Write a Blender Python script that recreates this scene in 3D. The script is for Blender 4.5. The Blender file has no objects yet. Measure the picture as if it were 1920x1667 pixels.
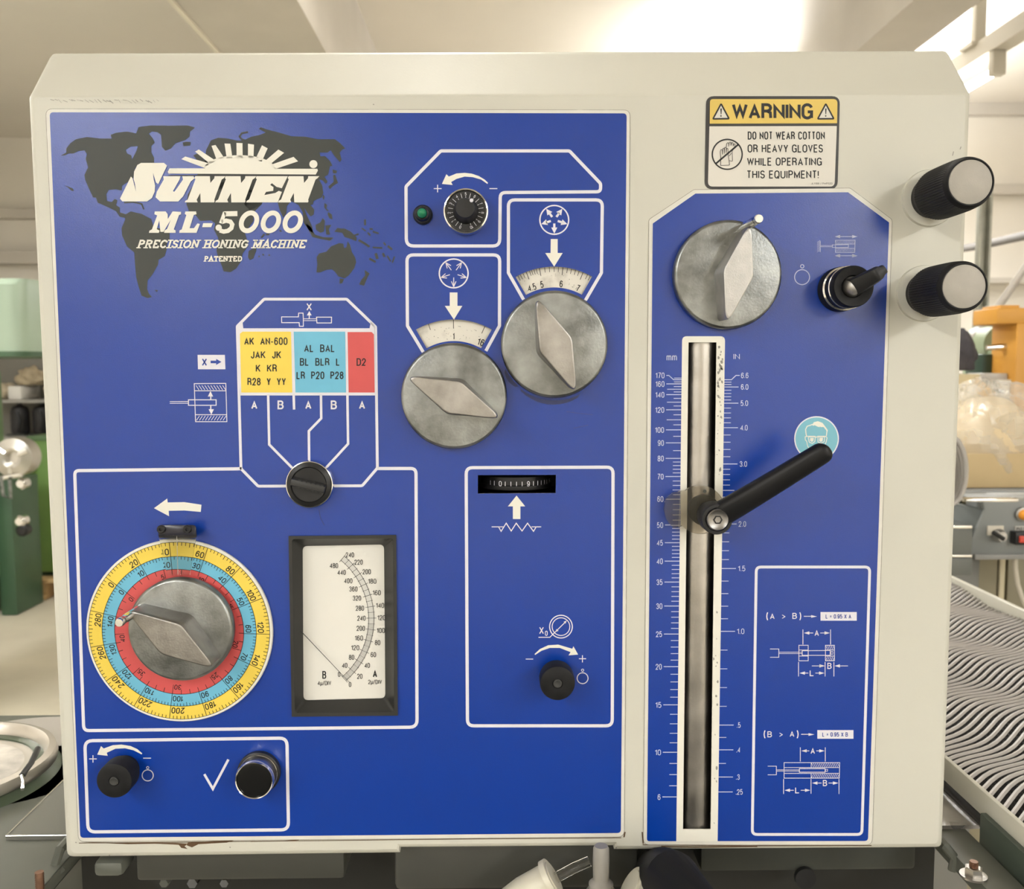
import bpy, bmesh, math, random
from mathutils import Vector, Matrix
from mathutils.geometry import tessellate_polygon
random.seed(7)
S = bpy.context.scene
COL = S.collection
PI = math.pi

# ---------------------------------------------------------------- camera
F = 1750.0; D = 0.636; CZ = 1.35
CAM = Vector((0, -D, CZ))
R3 = (Matrix.Rotation(-0.012, 3, 'Z') @ Matrix.Rotation(PI/2 - math.atan(146.6/F), 3, 'X')
      @ Matrix.Rotation(-0.0044, 3, 'Z'))
cd = bpy.data.cameras.new('camera'); cam = bpy.data.objects.new('camera', cd); COL.objects.link(cam)
cam.matrix_world = Matrix.Translation(CAM) @ R3.to_4x4()
cd.sensor_fit = 'HORIZONTAL'; cd.sensor_width = 36; cd.lens = F/1920*36
cd.clip_start = 0.02; cd.clip_end = 100
cd.dof.use_dof = True; cd.dof.focus_distance = 0.62; cd.dof.aperture_fstop = 15
S.camera = cam
# ---------------------------------------------------------------- world, exposure
w = bpy.data.worlds.new('world'); S.world = w; w.use_nodes = True
w.node_tree.nodes['Background'].inputs[0].default_value = (1, .99, .97, 1)
w.node_tree.nodes['Background'].inputs[1].default_value = 0.3
S.view_settings.view_transform = 'Standard'; S.view_settings.look = 'None'
S.view_settings.exposure = 0.06; S.view_settings.gamma = 1; S.view_settings.use_curve_mapping = False

# ---------------------------------------------------------------- room lamps (ceiling tube rows)
def area(name, loc, sx, sy, power, col=(1, 1.03, 1.05), rot=(0, 0, 0)):
    l = bpy.data.lights.new(name, 'AREA'); l.shape = 'RECTANGLE'; l.size = sx; l.size_y = sy
    l.energy = power; l.color = col
    o = bpy.data.objects.new(name, l); COL.objects.link(o); o.location = loc; o.rotation_euler = rot
    return o
TUBES = [  # x, y0, y1, z, power down, power up
    (2.55, -6.4, -4.0, CZ+1.22, 120, 40),
    (2.55, -3.6, -1.4, CZ+1.22, 40, 45),
    (-1.9, -6.4, -4.0, CZ+1.22, 70, 40),
    (-1.9, -3.6, -1.4, CZ+1.22, 45, 45),
    (-0.15, 0.6, 2.2, CZ+1.3, 5, 30),
    (1.87, 2.95, 5.0, CZ+1.11, 30, 45),
    (-2.7, 0.7, 2.4, CZ+1.3, 60, 60),
    (1.14, 3.65, 5.1, CZ+1.2, 18, 26),
]
for (x, y0, y1, z, pd, pu) in TUBES:
    area('tube_light_down', (x, (y0+y1)/2, z-.035), .08, y1-y0, pd)
    if z < CZ+1.15: y0 += .45
    area('tube_light_up', (x, (y0+y1)/2, z+.13), .12, y1-y0, pu, rot=(PI, 0, 0))

# ---------------------------------------------------------------- helpers
def ray(px, py):
    return R3 @ Vector(((px-960)/F, -(py-833.5)/F, -1))
def P(px, py, off=0.0):
    """point seen at photo position (px,py) on the plane lying `off` metres in front of the panel face (y=0)"""
    v = ray(px, py); t = (-off - CAM.y)/v.y
    return CAM + v*t
def A(px, py, d):
    """point seen at (px,py), d metres in depth from the camera"""
    v = ray(px, py); return CAM + v*(d/v.y)
W = {}
def wl(o): return W.get(o.name, Vector((0, 0, 0)))

def rgb(r, g, b):   # display colour -> linear
    f = lambda c: (c/255/12.92 if c/255 <= .04045 else ((c/255+.055)/1.055)**2.4)
    return (f(r), f(g), f(b))
MATS = {}
def mat(name, col, rough=.5, metal=0.0, var=0.0, vs=20., bump=0.0, bs=200., spec=.5, trans=0.0, alpha=1.0, emit=0, coat=0, dirt=None, ior=1.45):
    if name in MATS: return MATS[name]
    m = bpy.data.materials.new(name); m.use_nodes = True
    nt = m.node_tree; b = nt.nodes['Principled BSDF']
    b.inputs['Base Color'].default_value = (*col, 1); b.inputs['Roughness'].default_value = rough
    b.inputs['Metallic'].default_value = metal; b.inputs['Specular IOR Level'].default_value = spec
    b.inputs['Transmission Weight'].default_value = trans; b.inputs['Alpha'].default_value = alpha
    b.inputs['Coat Weight'].default_value = coat; b.inputs['IOR'].default_value = ior
    if emit:
        b.inputs['Emission Color'].default_value = (*col, 1); b.inputs['Emission Strength'].default_value = emit
    tc = nt.nodes.new('ShaderNodeNewGeometry')
    if var or dirt:
        n = nt.nodes.new('ShaderNodeTexNoise'); n.inputs['Scale'].default_value = vs; n.inputs['Detail'].default_value = 5
        nt.links.new(tc.outputs['Position'], n.inputs['Vector'])
        mx = nt.nodes.new('ShaderNodeMix'); mx.data_type = 'RGBA'
        r = nt.nodes.new('ShaderNodeMapRange'); r.inputs['From Min'].default_value = .3; r.inputs['From Max'].default_value = .7
        nt.links.new(n.outputs['Fac'], r.inputs['Value'])
        if dirt:
            r.inputs['From Min'].default_value = .55; r.inputs['From Max'].default_value = .8
            mx.inputs['A'].default_value = (*col, 1); mx.inputs['B'].default_value = (*dirt, 1)
        else:
            mx.inputs['A'].default_value = (*[c*(1-var) for c in col], 1)
            mx.inputs['B'].default_value = (*[min(1, c*(1+var)) for c in col], 1)
        nt.links.new(r.outputs['Result'], mx.inputs['Factor'])
        nt.links.new(mx.outputs['Result'], b.inputs['Base Color'])
        if metal > .5:
            r2 = nt.nodes.new('ShaderNodeMapRange'); r2.inputs['From Min'].default_value = .3; r2.inputs['From Max'].default_value = .7
            r2.inputs['To Min'].default_value = rough*.8; r2.inputs['To Max'].default_value = min(1, rough*1.25)
            nt.links.new(n.outputs['Fac'], r2.inputs['Value']); nt.links.new(r2.outputs['Result'], b.inputs['Roughness'])
    if bump:
        n2 = nt.nodes.new('ShaderNodeTexNoise'); n2.inputs['Scale'].default_value = bs; n2.inputs['Detail'].default_value = 3
        nt.links.new(tc.outputs['Position'], n2.inputs['Vector'])
        bp = nt.nodes.new('ShaderNodeBump'); bp.inputs['Strength'].default_value = bump; bp.inputs['Distance'].default_value = .001
        nt.links.new(n2.outputs['Fac'], bp.inputs['Height']); nt.links.new(bp.outputs['Normal'], b.inputs['Normal'])
    MATS[name] = m
    return m

def _E(cx, cy, rx, ry, a0, a1, n=8):
    return [(cx+rx*math.cos(math.radians(a0+(a1-a0)*i/n)), cy+ry*math.sin(math.radians(a0+(a1-a0)*i/n))) for i in range(n+1)]
_O = _E(.5, .7, .5, .3, 180, 0)+_E(.5, .3, .5, .3, 0, -180)+[(0, .7)]
_B = [(0, 0), (0, 1), (.55, 1)]+_E(.55, .765, .38, .235, 90, -90, 6)+[(0, .53)]
GL = {  # character: (width / cap height, strokes); unit box, y up
 '0': (.46, [_O]), 'O': (.54, [_O]), '1': (.27, [[(0, .74), (.6, .84), (.95, 1), (.95, 0)]]),
 '2': (.46, [[(0, .68)]+_E(.5, .72, .48, .28, 170, -25)+[(.0, .0), (1, 0)]]),
 '3': (.46, [[(0, .74)]+_E(.5, .76, .45, .24, 165, -90)+_E(.5, .27, .5, .27, 90, -165)]),
 '4': (.48, [[(.78, 0), (.78, 1), (0, .27), (1, .27)]]),
 '5': (.46, [[(.92, 1), (.14, 1), (.07, .53)]+_E(.46, .33, .54, .33, 105, -152)]),
 '6': (.46, [[(.95, .78)]+_E(.52, .72, .45, .28, 30, 175, 5)+[(0, .32)]+_E(.5, .31, .5, .31, 180, 540, 14)]),
 '7': (.44, [[(0, 1), (1, 1), (.55, .45), (.32, 0)]]),
 '8': (.46, [_E(.5, .76, .44, .24, -90, 270, 14), _E(.5, .27, .5, .27, 90, 450, 14)]),
 '9': (.46, [[(.05, .22)]+_E(.48, .28, .45, .28, 210, 355, 5)+[(1, .68)]+_E(.5, .69, .5, .31, 0, 360, 14)]),
 'A': (.56, [[(0, 0), (.5, 1), (1, 0)], [(.16, .3), (.84, .3)]]),
 'B': (.50, [_B+[(.55, .53)]+_E(.58, .265, .42, .265, 90, -90, 6)+[(0, 0)]]),
 'C': (.52, [_E(.5, .7, .5, .3, 10, 180)+_E(.5, .3, .5, .3, 180, 350)]),
 'D': (.52, [[(0, 0), (0, 1), (.45, 1)]+_E(.45, .68, .55, .32, 90, 0, 5)+_E(.45, .32, .55, .32, 0, -90, 5)+[(0, 0)]]),
 'E': (.44, [[(1, 1), (0, 1), (0, 0), (1, 0)], [(0, .52), (.9, .52)]]),
 'G': (.54, [_E(.5, .7, .5, .3, 15, 180)+_E(.5, .3, .5, .3, 180, 340)+[(1, .46), (.55, .46)], [(1, .5), (1, 0)]]),
 'H': (.52, [[(0, 0), (0, 1)], [(1, 0), (1, 1)], [(0, .52), (1, .52)]]),
 'I': (.0, [[(.5, 0), (.5, 1)]]),
 'J': (.38, [[(1, 1), (1, .28)]+_E(.5, .28, .5, .28, 0, -180, 7)]),
 'K': (.54, [[(0, 0), (0, 1)], [(1, 1), (0, .36)], [(.34, .58), (1, 0)]]),
 'L': (.42, [[(0, 1), (0, 0), (1, 0)]]),
 'M': (.64, [[(0, 0), (0, 1), (.5, .12), (1, 1), (1, 0)]]),
 'N': (.52, [[(0, 0), (0, 1), (1, 0), (1, 1)]]),
 'P': (.48, [[(0, 0), (0, 1), (.5, 1)]+_E(.5, .74, .5, .26, 90, -90, 7)+[(0, .48)]]),
 'Q': (.54, [_O, [(.55, .25), (1, -.08)]]),
 'R': (.52, [[(0, 0), (0, 1), (.5, 1)]+_E(.5, .76, .44, .24, 90, -90, 6)+[(0, .52)], [(.5, .52), (.9, .4), (.95, 0)]]),
 'S': (.48, [_E(.5, .75, .48, .25, 15, 200, 8)+_E(.5, .74, .48, .24, 220, 262, 2)+_E(.5, .26, .5, .26, 70, -175, 9)]),
 'T': (.46, [[(0, 1), (1, 1)], [(.5, 0), (.5, 1)]]),
 'U': (.52, [[(0, 1), (0, .3)]+_E(.5, .3, .5, .3, 180, 360, 8)+[(1, 1)]]),
 'V': (.52, [[(0, 1), (.5, 0), (1, 1)]]),
 'W': (.80, [[(0, 1), (.25, 0), (.5, 1), (.75, 0), (1, 1)]]),
 'X': (.52, [[(0, 0), (1, 1)], [(0, 1), (1, 0)]]),
 'Y': (.52, [[(0, 1), (.5, .42), (1, 1)], [(.5, .42), (.5, 0)]]),
 'm': (.66, [[(0, 0), (0, .7)], [(0, .5), (.12, .68), (.38, .68), (.5, .5), (.5, 0)], [(.5, .5), (.62, .68), (.88, .68), (1, .5), (1, 0)]]),
 'µ': (.40, [[(0, .7), (0, -.3)], [(0, .15), (.2, 0), (.7, 0), (1, .2), (1, .7)], [(1, .2), (1, 0)]]),
 '.': (.02, [[(.5, -.01), (.5, .10)]]), '-': (.26, [[(0, .38), (1, .38)]]), '=': (.42, [[(0, .38), (1, .38)], [(0, .64), (1, .64)]]),
 '/': (.34, [[(0, -.05), (1, 1.05)]]), '>': (.5, [[(0, .95), (1, .5), (0, .05)]]), '!': (.0, [[(.5, .3), (.5, 1)], [(.5, -.01), (.5, .10)]]),
 '(': (.16, [[(1, 1.15), (.3, .85), (0, .5), (.3, .15), (1, -.15)]]), ')': (.16, [[(0, 1.15), (.7, .85), (1, .5), (.7, .15), (0, -.15)]]), ' ': (.16, []),
}

def arc(cx, cy, r, a0, a1, n=24, ry=None):
    ry = ry or r
    return [(cx+r*math.cos(math.radians(a0+(a1-a0)*i/n)), cy-ry*math.sin(math.radians(a0+(a1-a0)*i/n))) for i in range(n+1)]
def circ(cx, cy, r, n=48): return arc(cx, cy, r, 0, 360, n)[:-1]
def rnd(pts, r, n=5, closed=True):
    """round the corners of a polyline"""
    out = []; N = len(pts)
    rs = r if isinstance(r, (list, tuple)) else [r]*N
    for i, p in enumerate(pts):
        if not closed and i in (0, N-1): out.append(tuple(p)); continue
        if rs[i] <= 0: out.append(tuple(p)); continue
        p = Vector(p); a = Vector(pts[i-1])-p; b = Vector(pts[(i+1) % N])-p
        la, lb = a.length, b.length; a.normalize(); b.normalize()
        ang = math.acos(max(-1, min(1, a.dot(b)))); t = min(rs[i]/math.tan(ang/2), la*.49, lb*.49)
        s0 = p+a*t; s1 = p+b*t
        for k in range(n+1):
            u = k/n; q = s0*(1-u)**2 + p*2*u*(1-u) + s1*u*u; out.append((q.x, q.y))
    return out
def cr(x0, y0, s):
    return lambda pts: [(x0+x/s, y0+y/s) for x, y in pts]
cA = cr(90, 200, 4.3875); cB = cr(400, 220, 4.387); cC = cr(740, 260, 4.571); cD = cr(740, 560, 4.571)
cE = cr(310, 540, 3.969); cF = cr(130, 920, 3.705); cG = cr(520, 980, 4.168); cH = cr(120, 1360, 4.364)
cI = cr(850, 860, 3.206); cJ = cr(1200, 340, 3.84); cK = cr(1200, 620, 3.7875); cM = cr(1380, 760, 5.209)
cN = cr(1390, 1050, 3.031); cO = cr(1300, 160, 6.4); cR = cr(1620, 240, 4.167)

class MB:
    def __init__(s): s.v = []; s.f = []
    def add(s, vs, fs):
        n = len(s.v); s.v += [Vector(v) for v in vs]; s.f += [tuple(i+n for i in f) for f in fs]; return s
    def fill(s, pts, off, holes=(), mp=None):
        mp = mp or P
        loops = [pts]+list(holes)
        tri = tessellate_polygon([[Vector((x, y, 0)) for x, y in l] for l in loops])
        flat = [p for l in loops for p in l]
        vs = [mp(x, y, off) for x, y in flat]
        fs = []
        for t in tri:
            a, b, c = (flat[i] for i in t)
            ar = (b[0]-a[0])*(c[1]-a[1])-(b[1]-a[1])*(c[0]-a[0])
            fs.append(tuple(t) if ar < 0 else tuple(reversed(t)))
        return s.add(vs, fs)
    def slab(s, pts, off, back, holes=()):
        s.fill(pts, off, holes)
        for l in [pts]+list(holes):
            n = len(l); a = [P(x, y, off) for x, y in l]
            b = [Vector((q.x, -back, q.z)) for q in a]
            s.add(a+b, [(i, (i+1) % n, n+(i+1) % n, n+i) for i in range(n)])
        return s
    def stroke(s, pts, w, off, closed=False, mp=None, ml=.35):
        mp = mp or P
        pts = [Vector(p) for p in pts]; n = len(pts); L = []; Rr = []
        for i in range(n):
            if closed: a, b = pts[i-1], pts[(i+1) % n]
            else: a, b = pts[max(i-1, 0)], pts[min(i+1, n-1)]
            d1 = (pts[i]-a); d2 = (b-pts[i])
            if d1.length < 1e-9: d1 = d2.copy()
            if d2.length < 1e-9: d2 = d1.copy()
            d1.normalize(); d2.normalize()
            n1 = Vector((-d1.y, d1.x)); n2 = Vector((-d2.y, d2.x)); m = n1+n2
            if m.length < 1e-6: m = n1.copy()
            m.normalize(); k = (w/2)/max(ml, m.dot(n1))
            L.append(pts[i]+m*k); Rr.append(pts[i]-m*k)
        vs = [mp(p.x, p.y, off) for p in L+Rr]
        s.add(vs, [(i, (i+1) % n, n+(i+1) % n, n+i) for i in range(n if closed else n-1)])
        return s
    def text(s, t, cx, cy, h, w=None, off=.0012, rot=0, bold=.012, shear=0, mp=None, kx=.62, align='c', tw=None):
        """sans lettering drawn with strokes: h = cap height, w = overall width (px)"""
        mp = mp or P
        th = h*(tw or (.115+min(bold, .04)*1.6)); tu = th/h; gap = .115 if bold < .04 else .055
        adv = [GL[c][0]+tu+gap for c in t]; nat = sum(adv)-gap
        if w: k = w/(nat*h)
        else: k = 1.0; w = nat*h
        c_, sn = math.cos(math.radians(rot)), math.sin(math.radians(rot))
        X0 = {'c': -w/2, 'r': -w, 'l': 0}[align]; x = 0
        def lm_(X, Y, o_): X -= shear*Y; return mp(cx+X*c_-Y*sn, cy+X*sn+Y*c_, o_)
        def lc_(X, Y, o_): return lm_(X, max(-h/2, min(h/2, Y)), o_)
        for ch, a in zip(t, adv):
            cw = (a-gap)*h*k
            for st in GL[ch][1]:
                q = []
                for u, v in st:
                    q.append((X0+x+min(th/2, cw/2)+u*max(0, cw-th), h/2-th/2-v*(h-th)))
                closed = len(q) > 4 and (abs(q[0][0]-q[-1][0])+abs(q[0][1]-q[-1][1])) < 1e-4*h
                s.stroke(q[:-1] if closed else q, th, off, closed, mp=(lm_ if ch in '()Qµ/' else lc_), ml=.16)
            x += a*h*k
        return s
    def box(s, x0, x1, y0, y1, z0, z1):
        return s.add([(x, y, z) for z in (z0, z1) for y in (y0, y1) for x in (x0, x1)],
                     [(0, 2, 3, 1), (4, 5, 7, 6), (0, 1, 5, 4), (2, 6, 7, 3), (0, 4, 6, 2), (1, 3, 7, 5)])
    def hexa(s, front, back):
        """front, back: 4 points each"""
        return s.add(list(front)+list(back), [(0, 1, 2, 3), (7, 6, 5, 4), (0, 4, 5, 1), (1, 5, 6, 2), (2, 6, 7, 3), (3, 7, 4, 0)])
    def tube(s, path, r, n=10, cap=True, sy=1.0):
        path = [Vector(p) for p in path]; rs = r if isinstance(r, (list, tuple)) else [r]*len(path)
        up = None; rings = []
        for i, p in enumerate(path):
            t = (path[min(i+1, len(path)-1)]-path[max(i-1, 0)]).normalized()
            if up is None: up = Vector((0, 0, 1)) if abs(t.z) < .9 else Vector((0, 1, 0))
            a = t.cross(up).normalized(); b = a.cross(t).normalized(); up = b
            rings.append([p+a*rs[i]*math.cos(2*PI*k/n)+b*rs[i]*sy*math.sin(2*PI*k/n) for k in range(n)])
        return s.loft(rings, cap)
    def loft(s, rings, cap=True, capend=True):
        n = len(rings[0]); vs = [v for r in rings for v in r]; fs = []
        for j in range(len(rings)-1):
            for k in range(n):
                fs.append((j*n+k, j*n+(k+1) % n, (j+1)*n+(k+1) % n, (j+1)*n+k))
        if cap: fs.append(tuple(range(n-1, -1, -1)))
        if capend and cap: fs.append(tuple(range((len(rings)-1)*n, len(rings)*n)))
        return s.add(vs, fs)
    def lathe(s, c, prof, n=48, axis='Y', ripple=None):
        """c = base point; prof = [(radius, distance along axis)]; 'Y' points to the camera (-y), 'Z' up"""
        c = Vector(c); rings = []
        for r, h in prof:
            ring = []
            for k in range(n):
                a = 2*PI*k/n; rr = r
                if ripple and r in ripple[0]: rr = r*(1-ripple[1]*(k % 2))
                ca, sa = rr*math.cos(a), rr*math.sin(a)
                ring.append(c+(Vector((ca, -h, sa)) if axis == 'Y' else Vector((ca, sa, h)) if axis == 'Z' else Vector((h, ca, sa))))
            rings.append(ring)
        return s.loft(rings)
    def build(s, name, m, parent=None, smooth=35, bevel=0, **props):
        me = bpy.data.meshes.new(name)
        lo = Vector([min(v[i] for v in s.v) for i in range(3)]); hi = Vector([max(v[i] for v in s.v) for i in range(3)])
        c = (lo+hi)/2
        me.from_pydata([tuple(v-c) for v in s.v], [], s.f); me.materials.append(m)
        bm = bmesh.new(); bm.from_mesh(me)
        if bevel:
            bmesh.ops.remove_doubles(bm, verts=bm.verts, dist=1e-6)
            bmesh.ops.recalc_face_normals(bm, faces=bm.faces)
            ed = [e for e in bm.edges if len(e.link_faces) == 2 and e.calc_face_angle(0) > .5]
            bmesh.ops.bevel(bm, geom=ed, offset=bevel, segments=2, affect='EDGES', profile=.5, clamp_overlap=True)
        else: bmesh.ops.recalc_face_normals(bm, faces=bm.faces) if smooth else None
        bm.to_mesh(me); bm.free()
        if smooth:
            me.shade_smooth(); me.set_sharp_from_angle(angle=math.radians(smooth))
        o = bpy.data.objects.new(name, me); COL.objects.link(o); o.location = c; W[o.name] = c
        if parent is not None:
            o.parent = parent; o.matrix_parent_inverse = Matrix.Translation(-wl(parent))
        for k, val in props.items(): o[k] = val
        return o
def thing(name, loc, label, cat, group=None):
    o = bpy.data.objects.new(name, None); COL.objects.link(o); o.location = loc; o.empty_display_size = .05
    W[o.name] = Vector(loc); o['label'] = label; o['category'] = cat
    if group: o['group'] = group
    return o
def flat(): return MB()

# ---------------------------------------------------------------- materials
M_house = mat('cream_enamel', (.60, .588, .515), .45, var=.025, vs=8, bump=.05, bs=500)
M_plate = mat('pale_plate_edge', (.70, .68, .62), .4, var=.04, vs=60)
M_blue = mat('blue_overlay', (.0010, .038, .315), .27, var=.03, vs=9, bump=.06, bs=1400, spec=.72)
M_white = mat('white_print', (.74, .73, .80), .42, spec=.4)
M_cream = mat('cream_print', (.80, .78, .70), .42, spec=.4)
M_map = mat('charcoal_print', (.045, .050, .045), .45, spec=.4)
M_black = mat('black_print', (.012, .012, .013), .45)
M_yel = mat('yellow_print', (.83, .62, .09), .45, var=.03, vs=50)
M_cyan = mat('cyan_print', (.15, .47, .66), .45, var=.03, vs=50)
M_red = mat('red_print', (.62, .09, .09), .45, var=.04, vs=50)
M_alu = mat('cast_aluminium', (.265, .275, .27), .36, 1, var=.42, vs=55, bump=.14, bs=700)
M_alu2 = mat('rubbed_aluminium', (.44, .43, .415), .42, 1, var=.20, vs=90, bump=.10, bs=1200)
M_chrome = mat('chrome', (.80, .79, .77), .14, 1)
M_steel = mat('worn_steel', (.46, .44, .41), .33, 1, var=.22, vs=30, bump=.08, bs=600)
M_rubber = mat('black_plastic', (.011, .011, .012), .42, var=.2, vs=80)
M_knurl = mat('knurled_black', (.010, .010, .011), .55, spec=.3, var=.3, vs=150)
M_grey = mat('grey_cap', (.40, .375, .33), .5, var=.05, vs=90, bump=.15, bs=1500)
M_bezel = mat('black_bezel', (.028, .028, .026), .42, var=.15, vs=40)
M_paper = mat('dial_card', (.78, .76, .70), .5, var=.02, vs=25)
M_soft = mat('worn_scale_card', (.72, .69, .62), .5, var=.03, vs=60, dirt=(.30, .28, .25))
M_green_led = mat('green_lens', (.03, .32, .15), .15, trans=.3)
M_clear = mat('clear_acrylic', (.93, .93, .90), .06, trans=1, ior=1.3)
M_smoke = mat('oily_clear_plastic', (.50, .45, .36), .14, trans=.93, ior=1.25)
M_rust = mat('rust_stain', (.10, .055, .025), .8)
M_grime = mat('grey_grime', (.30, .29, .26), .7)
M_dark = mat('dark_casting', (.045, .048, .040), .5, var=.2, vs=25)
M_table = mat('green_grey_enamel', (.115, .120, .100), .38, var=.06, vs=20)
M_brass = mat('coppery_thread', (.26, .15, .10), .4, .8, var=.2, vs=200)

# ================================================================ ROOM
def struct(o): o['kind'] = 'structure'; return o
M_wall = mat('cream_wall', (.77, .73, .665), .8, var=.03, vs=1.5)
M_ceil = mat('ceiling_paint', (.78, .735, .67), .85, var=.03, vs=1.2)
M_beam = mat('beam_paint', (.55, .515, .465), .8, var=.06, vs=3)
M_floor = mat('worn_concrete', (.60, .54, .42), .55, var=.12, vs=2.2)
def b6(name, x0, x1, y0, y1, z0, z1, m, parent=None, bevel=0, **k): return MB().box(x0, x1, y0, y1, z0, z1).build(name, m, parent, bevel=bevel, **k)
ZC = CZ+1.6
struct(b6('floor', -4.2, 4.6, -7.2, 6.4, -.1, 0, M_floor))
struct(b6('floor_reflection_dimmer', -2.2, 2.2, -4.2, -.35, .0005, .02, mat('dimmer_dark', (.03, .03, .028), .7)))  # unseen dark sheet, added to darken the blue plate's lower reflections
struct(b6('ceiling', -4.2, 4.6, -7.2, 6.4, ZC, ZC+.1, M_ceil))
struct(b6('wall_left', -4.3, -4.2, -7.2, 6.4, 0, ZC, M_wall))
struct(b6('wall_right', 4.6, 4.7, -7.2, 6.4, 0, ZC, M_wall))
struct(b6('wall_back', -4.2, 4.6, 6.06, 6.2, 0, ZC, M_wall))
struct(b6('wall_front', -4.2, 4.6, -7.3, -7.2, 0, ZC, M_wall))
struct(b6('wall_right_back', 1.0, 4.6, 5.25, 6.06, 0, ZC, M_wall))
struct(b6('trim_1', 1.0, 4.6, 5.20, 5.25, ZC-.075, ZC, M_beam))
struct(b6('trim_2', 1.0, 4.6, 5.18, 5.25, CZ+1.045, CZ+1.105, M_beam))
struct(b6('trim_3', -4.2, .9, 5.99, 6.06, CZ+1.04, CZ+1.105, M_beam))
HB = 1.13
def beam(name, x0, x1): struct(b6(name, x0, x1, -7.2, 6.06, CZ+HB, ZC, M_beam))
beam('trim_4', -.886*HB, -.55*HB); 
beam('trim_5', 1.144*HB, 1.333*HB)
struct(b6('trim_highlight', -.886*HB-.014, -.886*HB+.002, -7.2, 6.0, CZ+HB-.008, CZ+HB+.03, mat('beam_edge_highlight', (.75, .70, .6), .7)))  # edge highlight of the beam, put in as a lighter coloured strip

# luminaires
M_lum = mat('luminaire_enamel', (.62, .58, .50), .5)
M_tube = mat('glowing_tube', (1, .94, .82), .5, emit=22)
for i, (x, y0, y1, z, pd, pu) in enumerate(TUBES):
    lab = ['white tube luminaire high over the right side, far behind the viewer', 'white tube luminaire high over the right side, just behind the viewer',
           'white tube luminaire high over the left side, far behind the viewer', 'white tube luminaire high over the left side, just behind the viewer',
           'tube luminaire hanging above the machine top, between the two beams', 'glowing tube lamp on a suspended rail at the upper right corner',
           'tube luminaire over the green machines at the left', 'tube luminaire hanging far behind the machine head, close to the right beam'][i]
    t = thing('tube_luminaire', (x, y0, z), lab, 'ceiling lamp', 'tube luminaires of the workshop')
    b6('rail', x-.03, x+.04, y0-.9 if i == 5 else y0, y1, z+.06, z+.125, M_lum, t)
    rn = 2 if i != 5 else 1
    for yy in ([y0+.15] if i == 5 else [y0+.85, y1-.15] if i == 7 else [y0+.3, y1-.3]):
        top = ZC
        MB().box(x-.022, x+.022, yy-.02, yy+.02, z+.125, top).build('hanger_rod', M_lum, t, bevel=.004)
        b6('hanger_plate', x-.05, x+.05, yy-.05, yy+.05, z+.118, z+.13, M_lum, t)
    for yy in (y0, y1):
        MB().box(x-.025, x+.025, yy-.02, yy+.02, z-.03, z+.06).build('lamp_socket', M_lum, t, bevel=.004)
    MB().tube([(x, y0+.02, z-.01), (x, y1-.02, z-.01)], .016, 12).build('glowing_tube', M_tube, t)

# ================================================================ THE MACHINE
mc = thing('honing_machine', (0, .15, 0), 'blue and cream honing machine head with dials, meter and slider on its front', 'machine')

SLOT = [(1291, 642), (1343.5, 642), (1332.5, 1555), (1280.6, 1555)]
METER = [(541, 1005), (743, 1003), (746, 1342), (547, 1344)]
THUMB = [(896, 891), (1042.5, 890.5), (1041.8, 924.6), (896, 925.5)]
K2 = (1039, 645); K1 = (851, 742.5)
def sector(c, r0, r1, a0, a1, n=20): return arc(c[0], c[1], r1, a0, a1, n)+arc(c[0], c[1], r0, a1, a0, n)
WIN2 = sector(K2, 106, 145, 60.6, 119.9); WIN1 = sector(K1, 103, 143.4, 60.3, 119.7)

# housing --------------------------------------------------------
face = [(62, 183), (1811, 178), (1759, 1582), (1157, 1586), (1157, 1579), (744, 1583), (744, 1592), (133, 1600)]
top_ids = (0, 1)
out2 = [(55, 178), (1818, 172), (1765, 1588), (1151, 1592), (1151, 1585), (750, 1588), (750, 1598), (126, 1606)]
hm = MB(); fr = rnd(face, [8, 8, 10, 0, 0, 0, 0, 12], 3)
hm.fill(fr, 0, [SLOT, METER, THUMB, WIN1, WIN2])
m1 = rnd([((a[0]*.35+b[0]*.65), (a[1]*.35+b[1]*.65)) for a, b in zip(face, out2)], [8, 8, 10, 0, 0, 0, 0, 12], 3)
o2 = rnd(out2, [8, 8, 10, 0, 0, 0, 0, 12], 3)
La = [P(x, y, 0) for x, y in fr]; Lb = [P(x, y, -.0008) for x, y in m1]; Lc = [P(x, y, -.0030) for x, y in o2]
isT = [q[1] < 250 for q in o2]
def back(L, y, dz): return [Vector((v.x, y, v.z+(dz if t else 0))) for v, t in zip(L, isT)]
rings = [La, Lb, Lc, back(Lc, .034, .035), back(Lc, .037, .0375), back(Lc, .042, .0385), back(Lc, .30, .0385)]
n = len(La); vs = [v for r in rings for v in r]
hm.add(vs, [(j*n+k, j*n+(k+1) % n, (j+1)*n+(k+1) % n, (j+1)*n+k) for j in range(len(rings)-1) for k in range(n)]+[tuple((len(rings)-1)*n+k for k in range(n))])
house = hm.build('housing', M_house, mc, smooth=30)
# inner liners behind the openings, dark
b6('slot_recess', P(1262, 600).x, P(1372, 600).x, .03, .04, P(1300, 1575).z, P(1300, 630).z, M_dark, mc)

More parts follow.
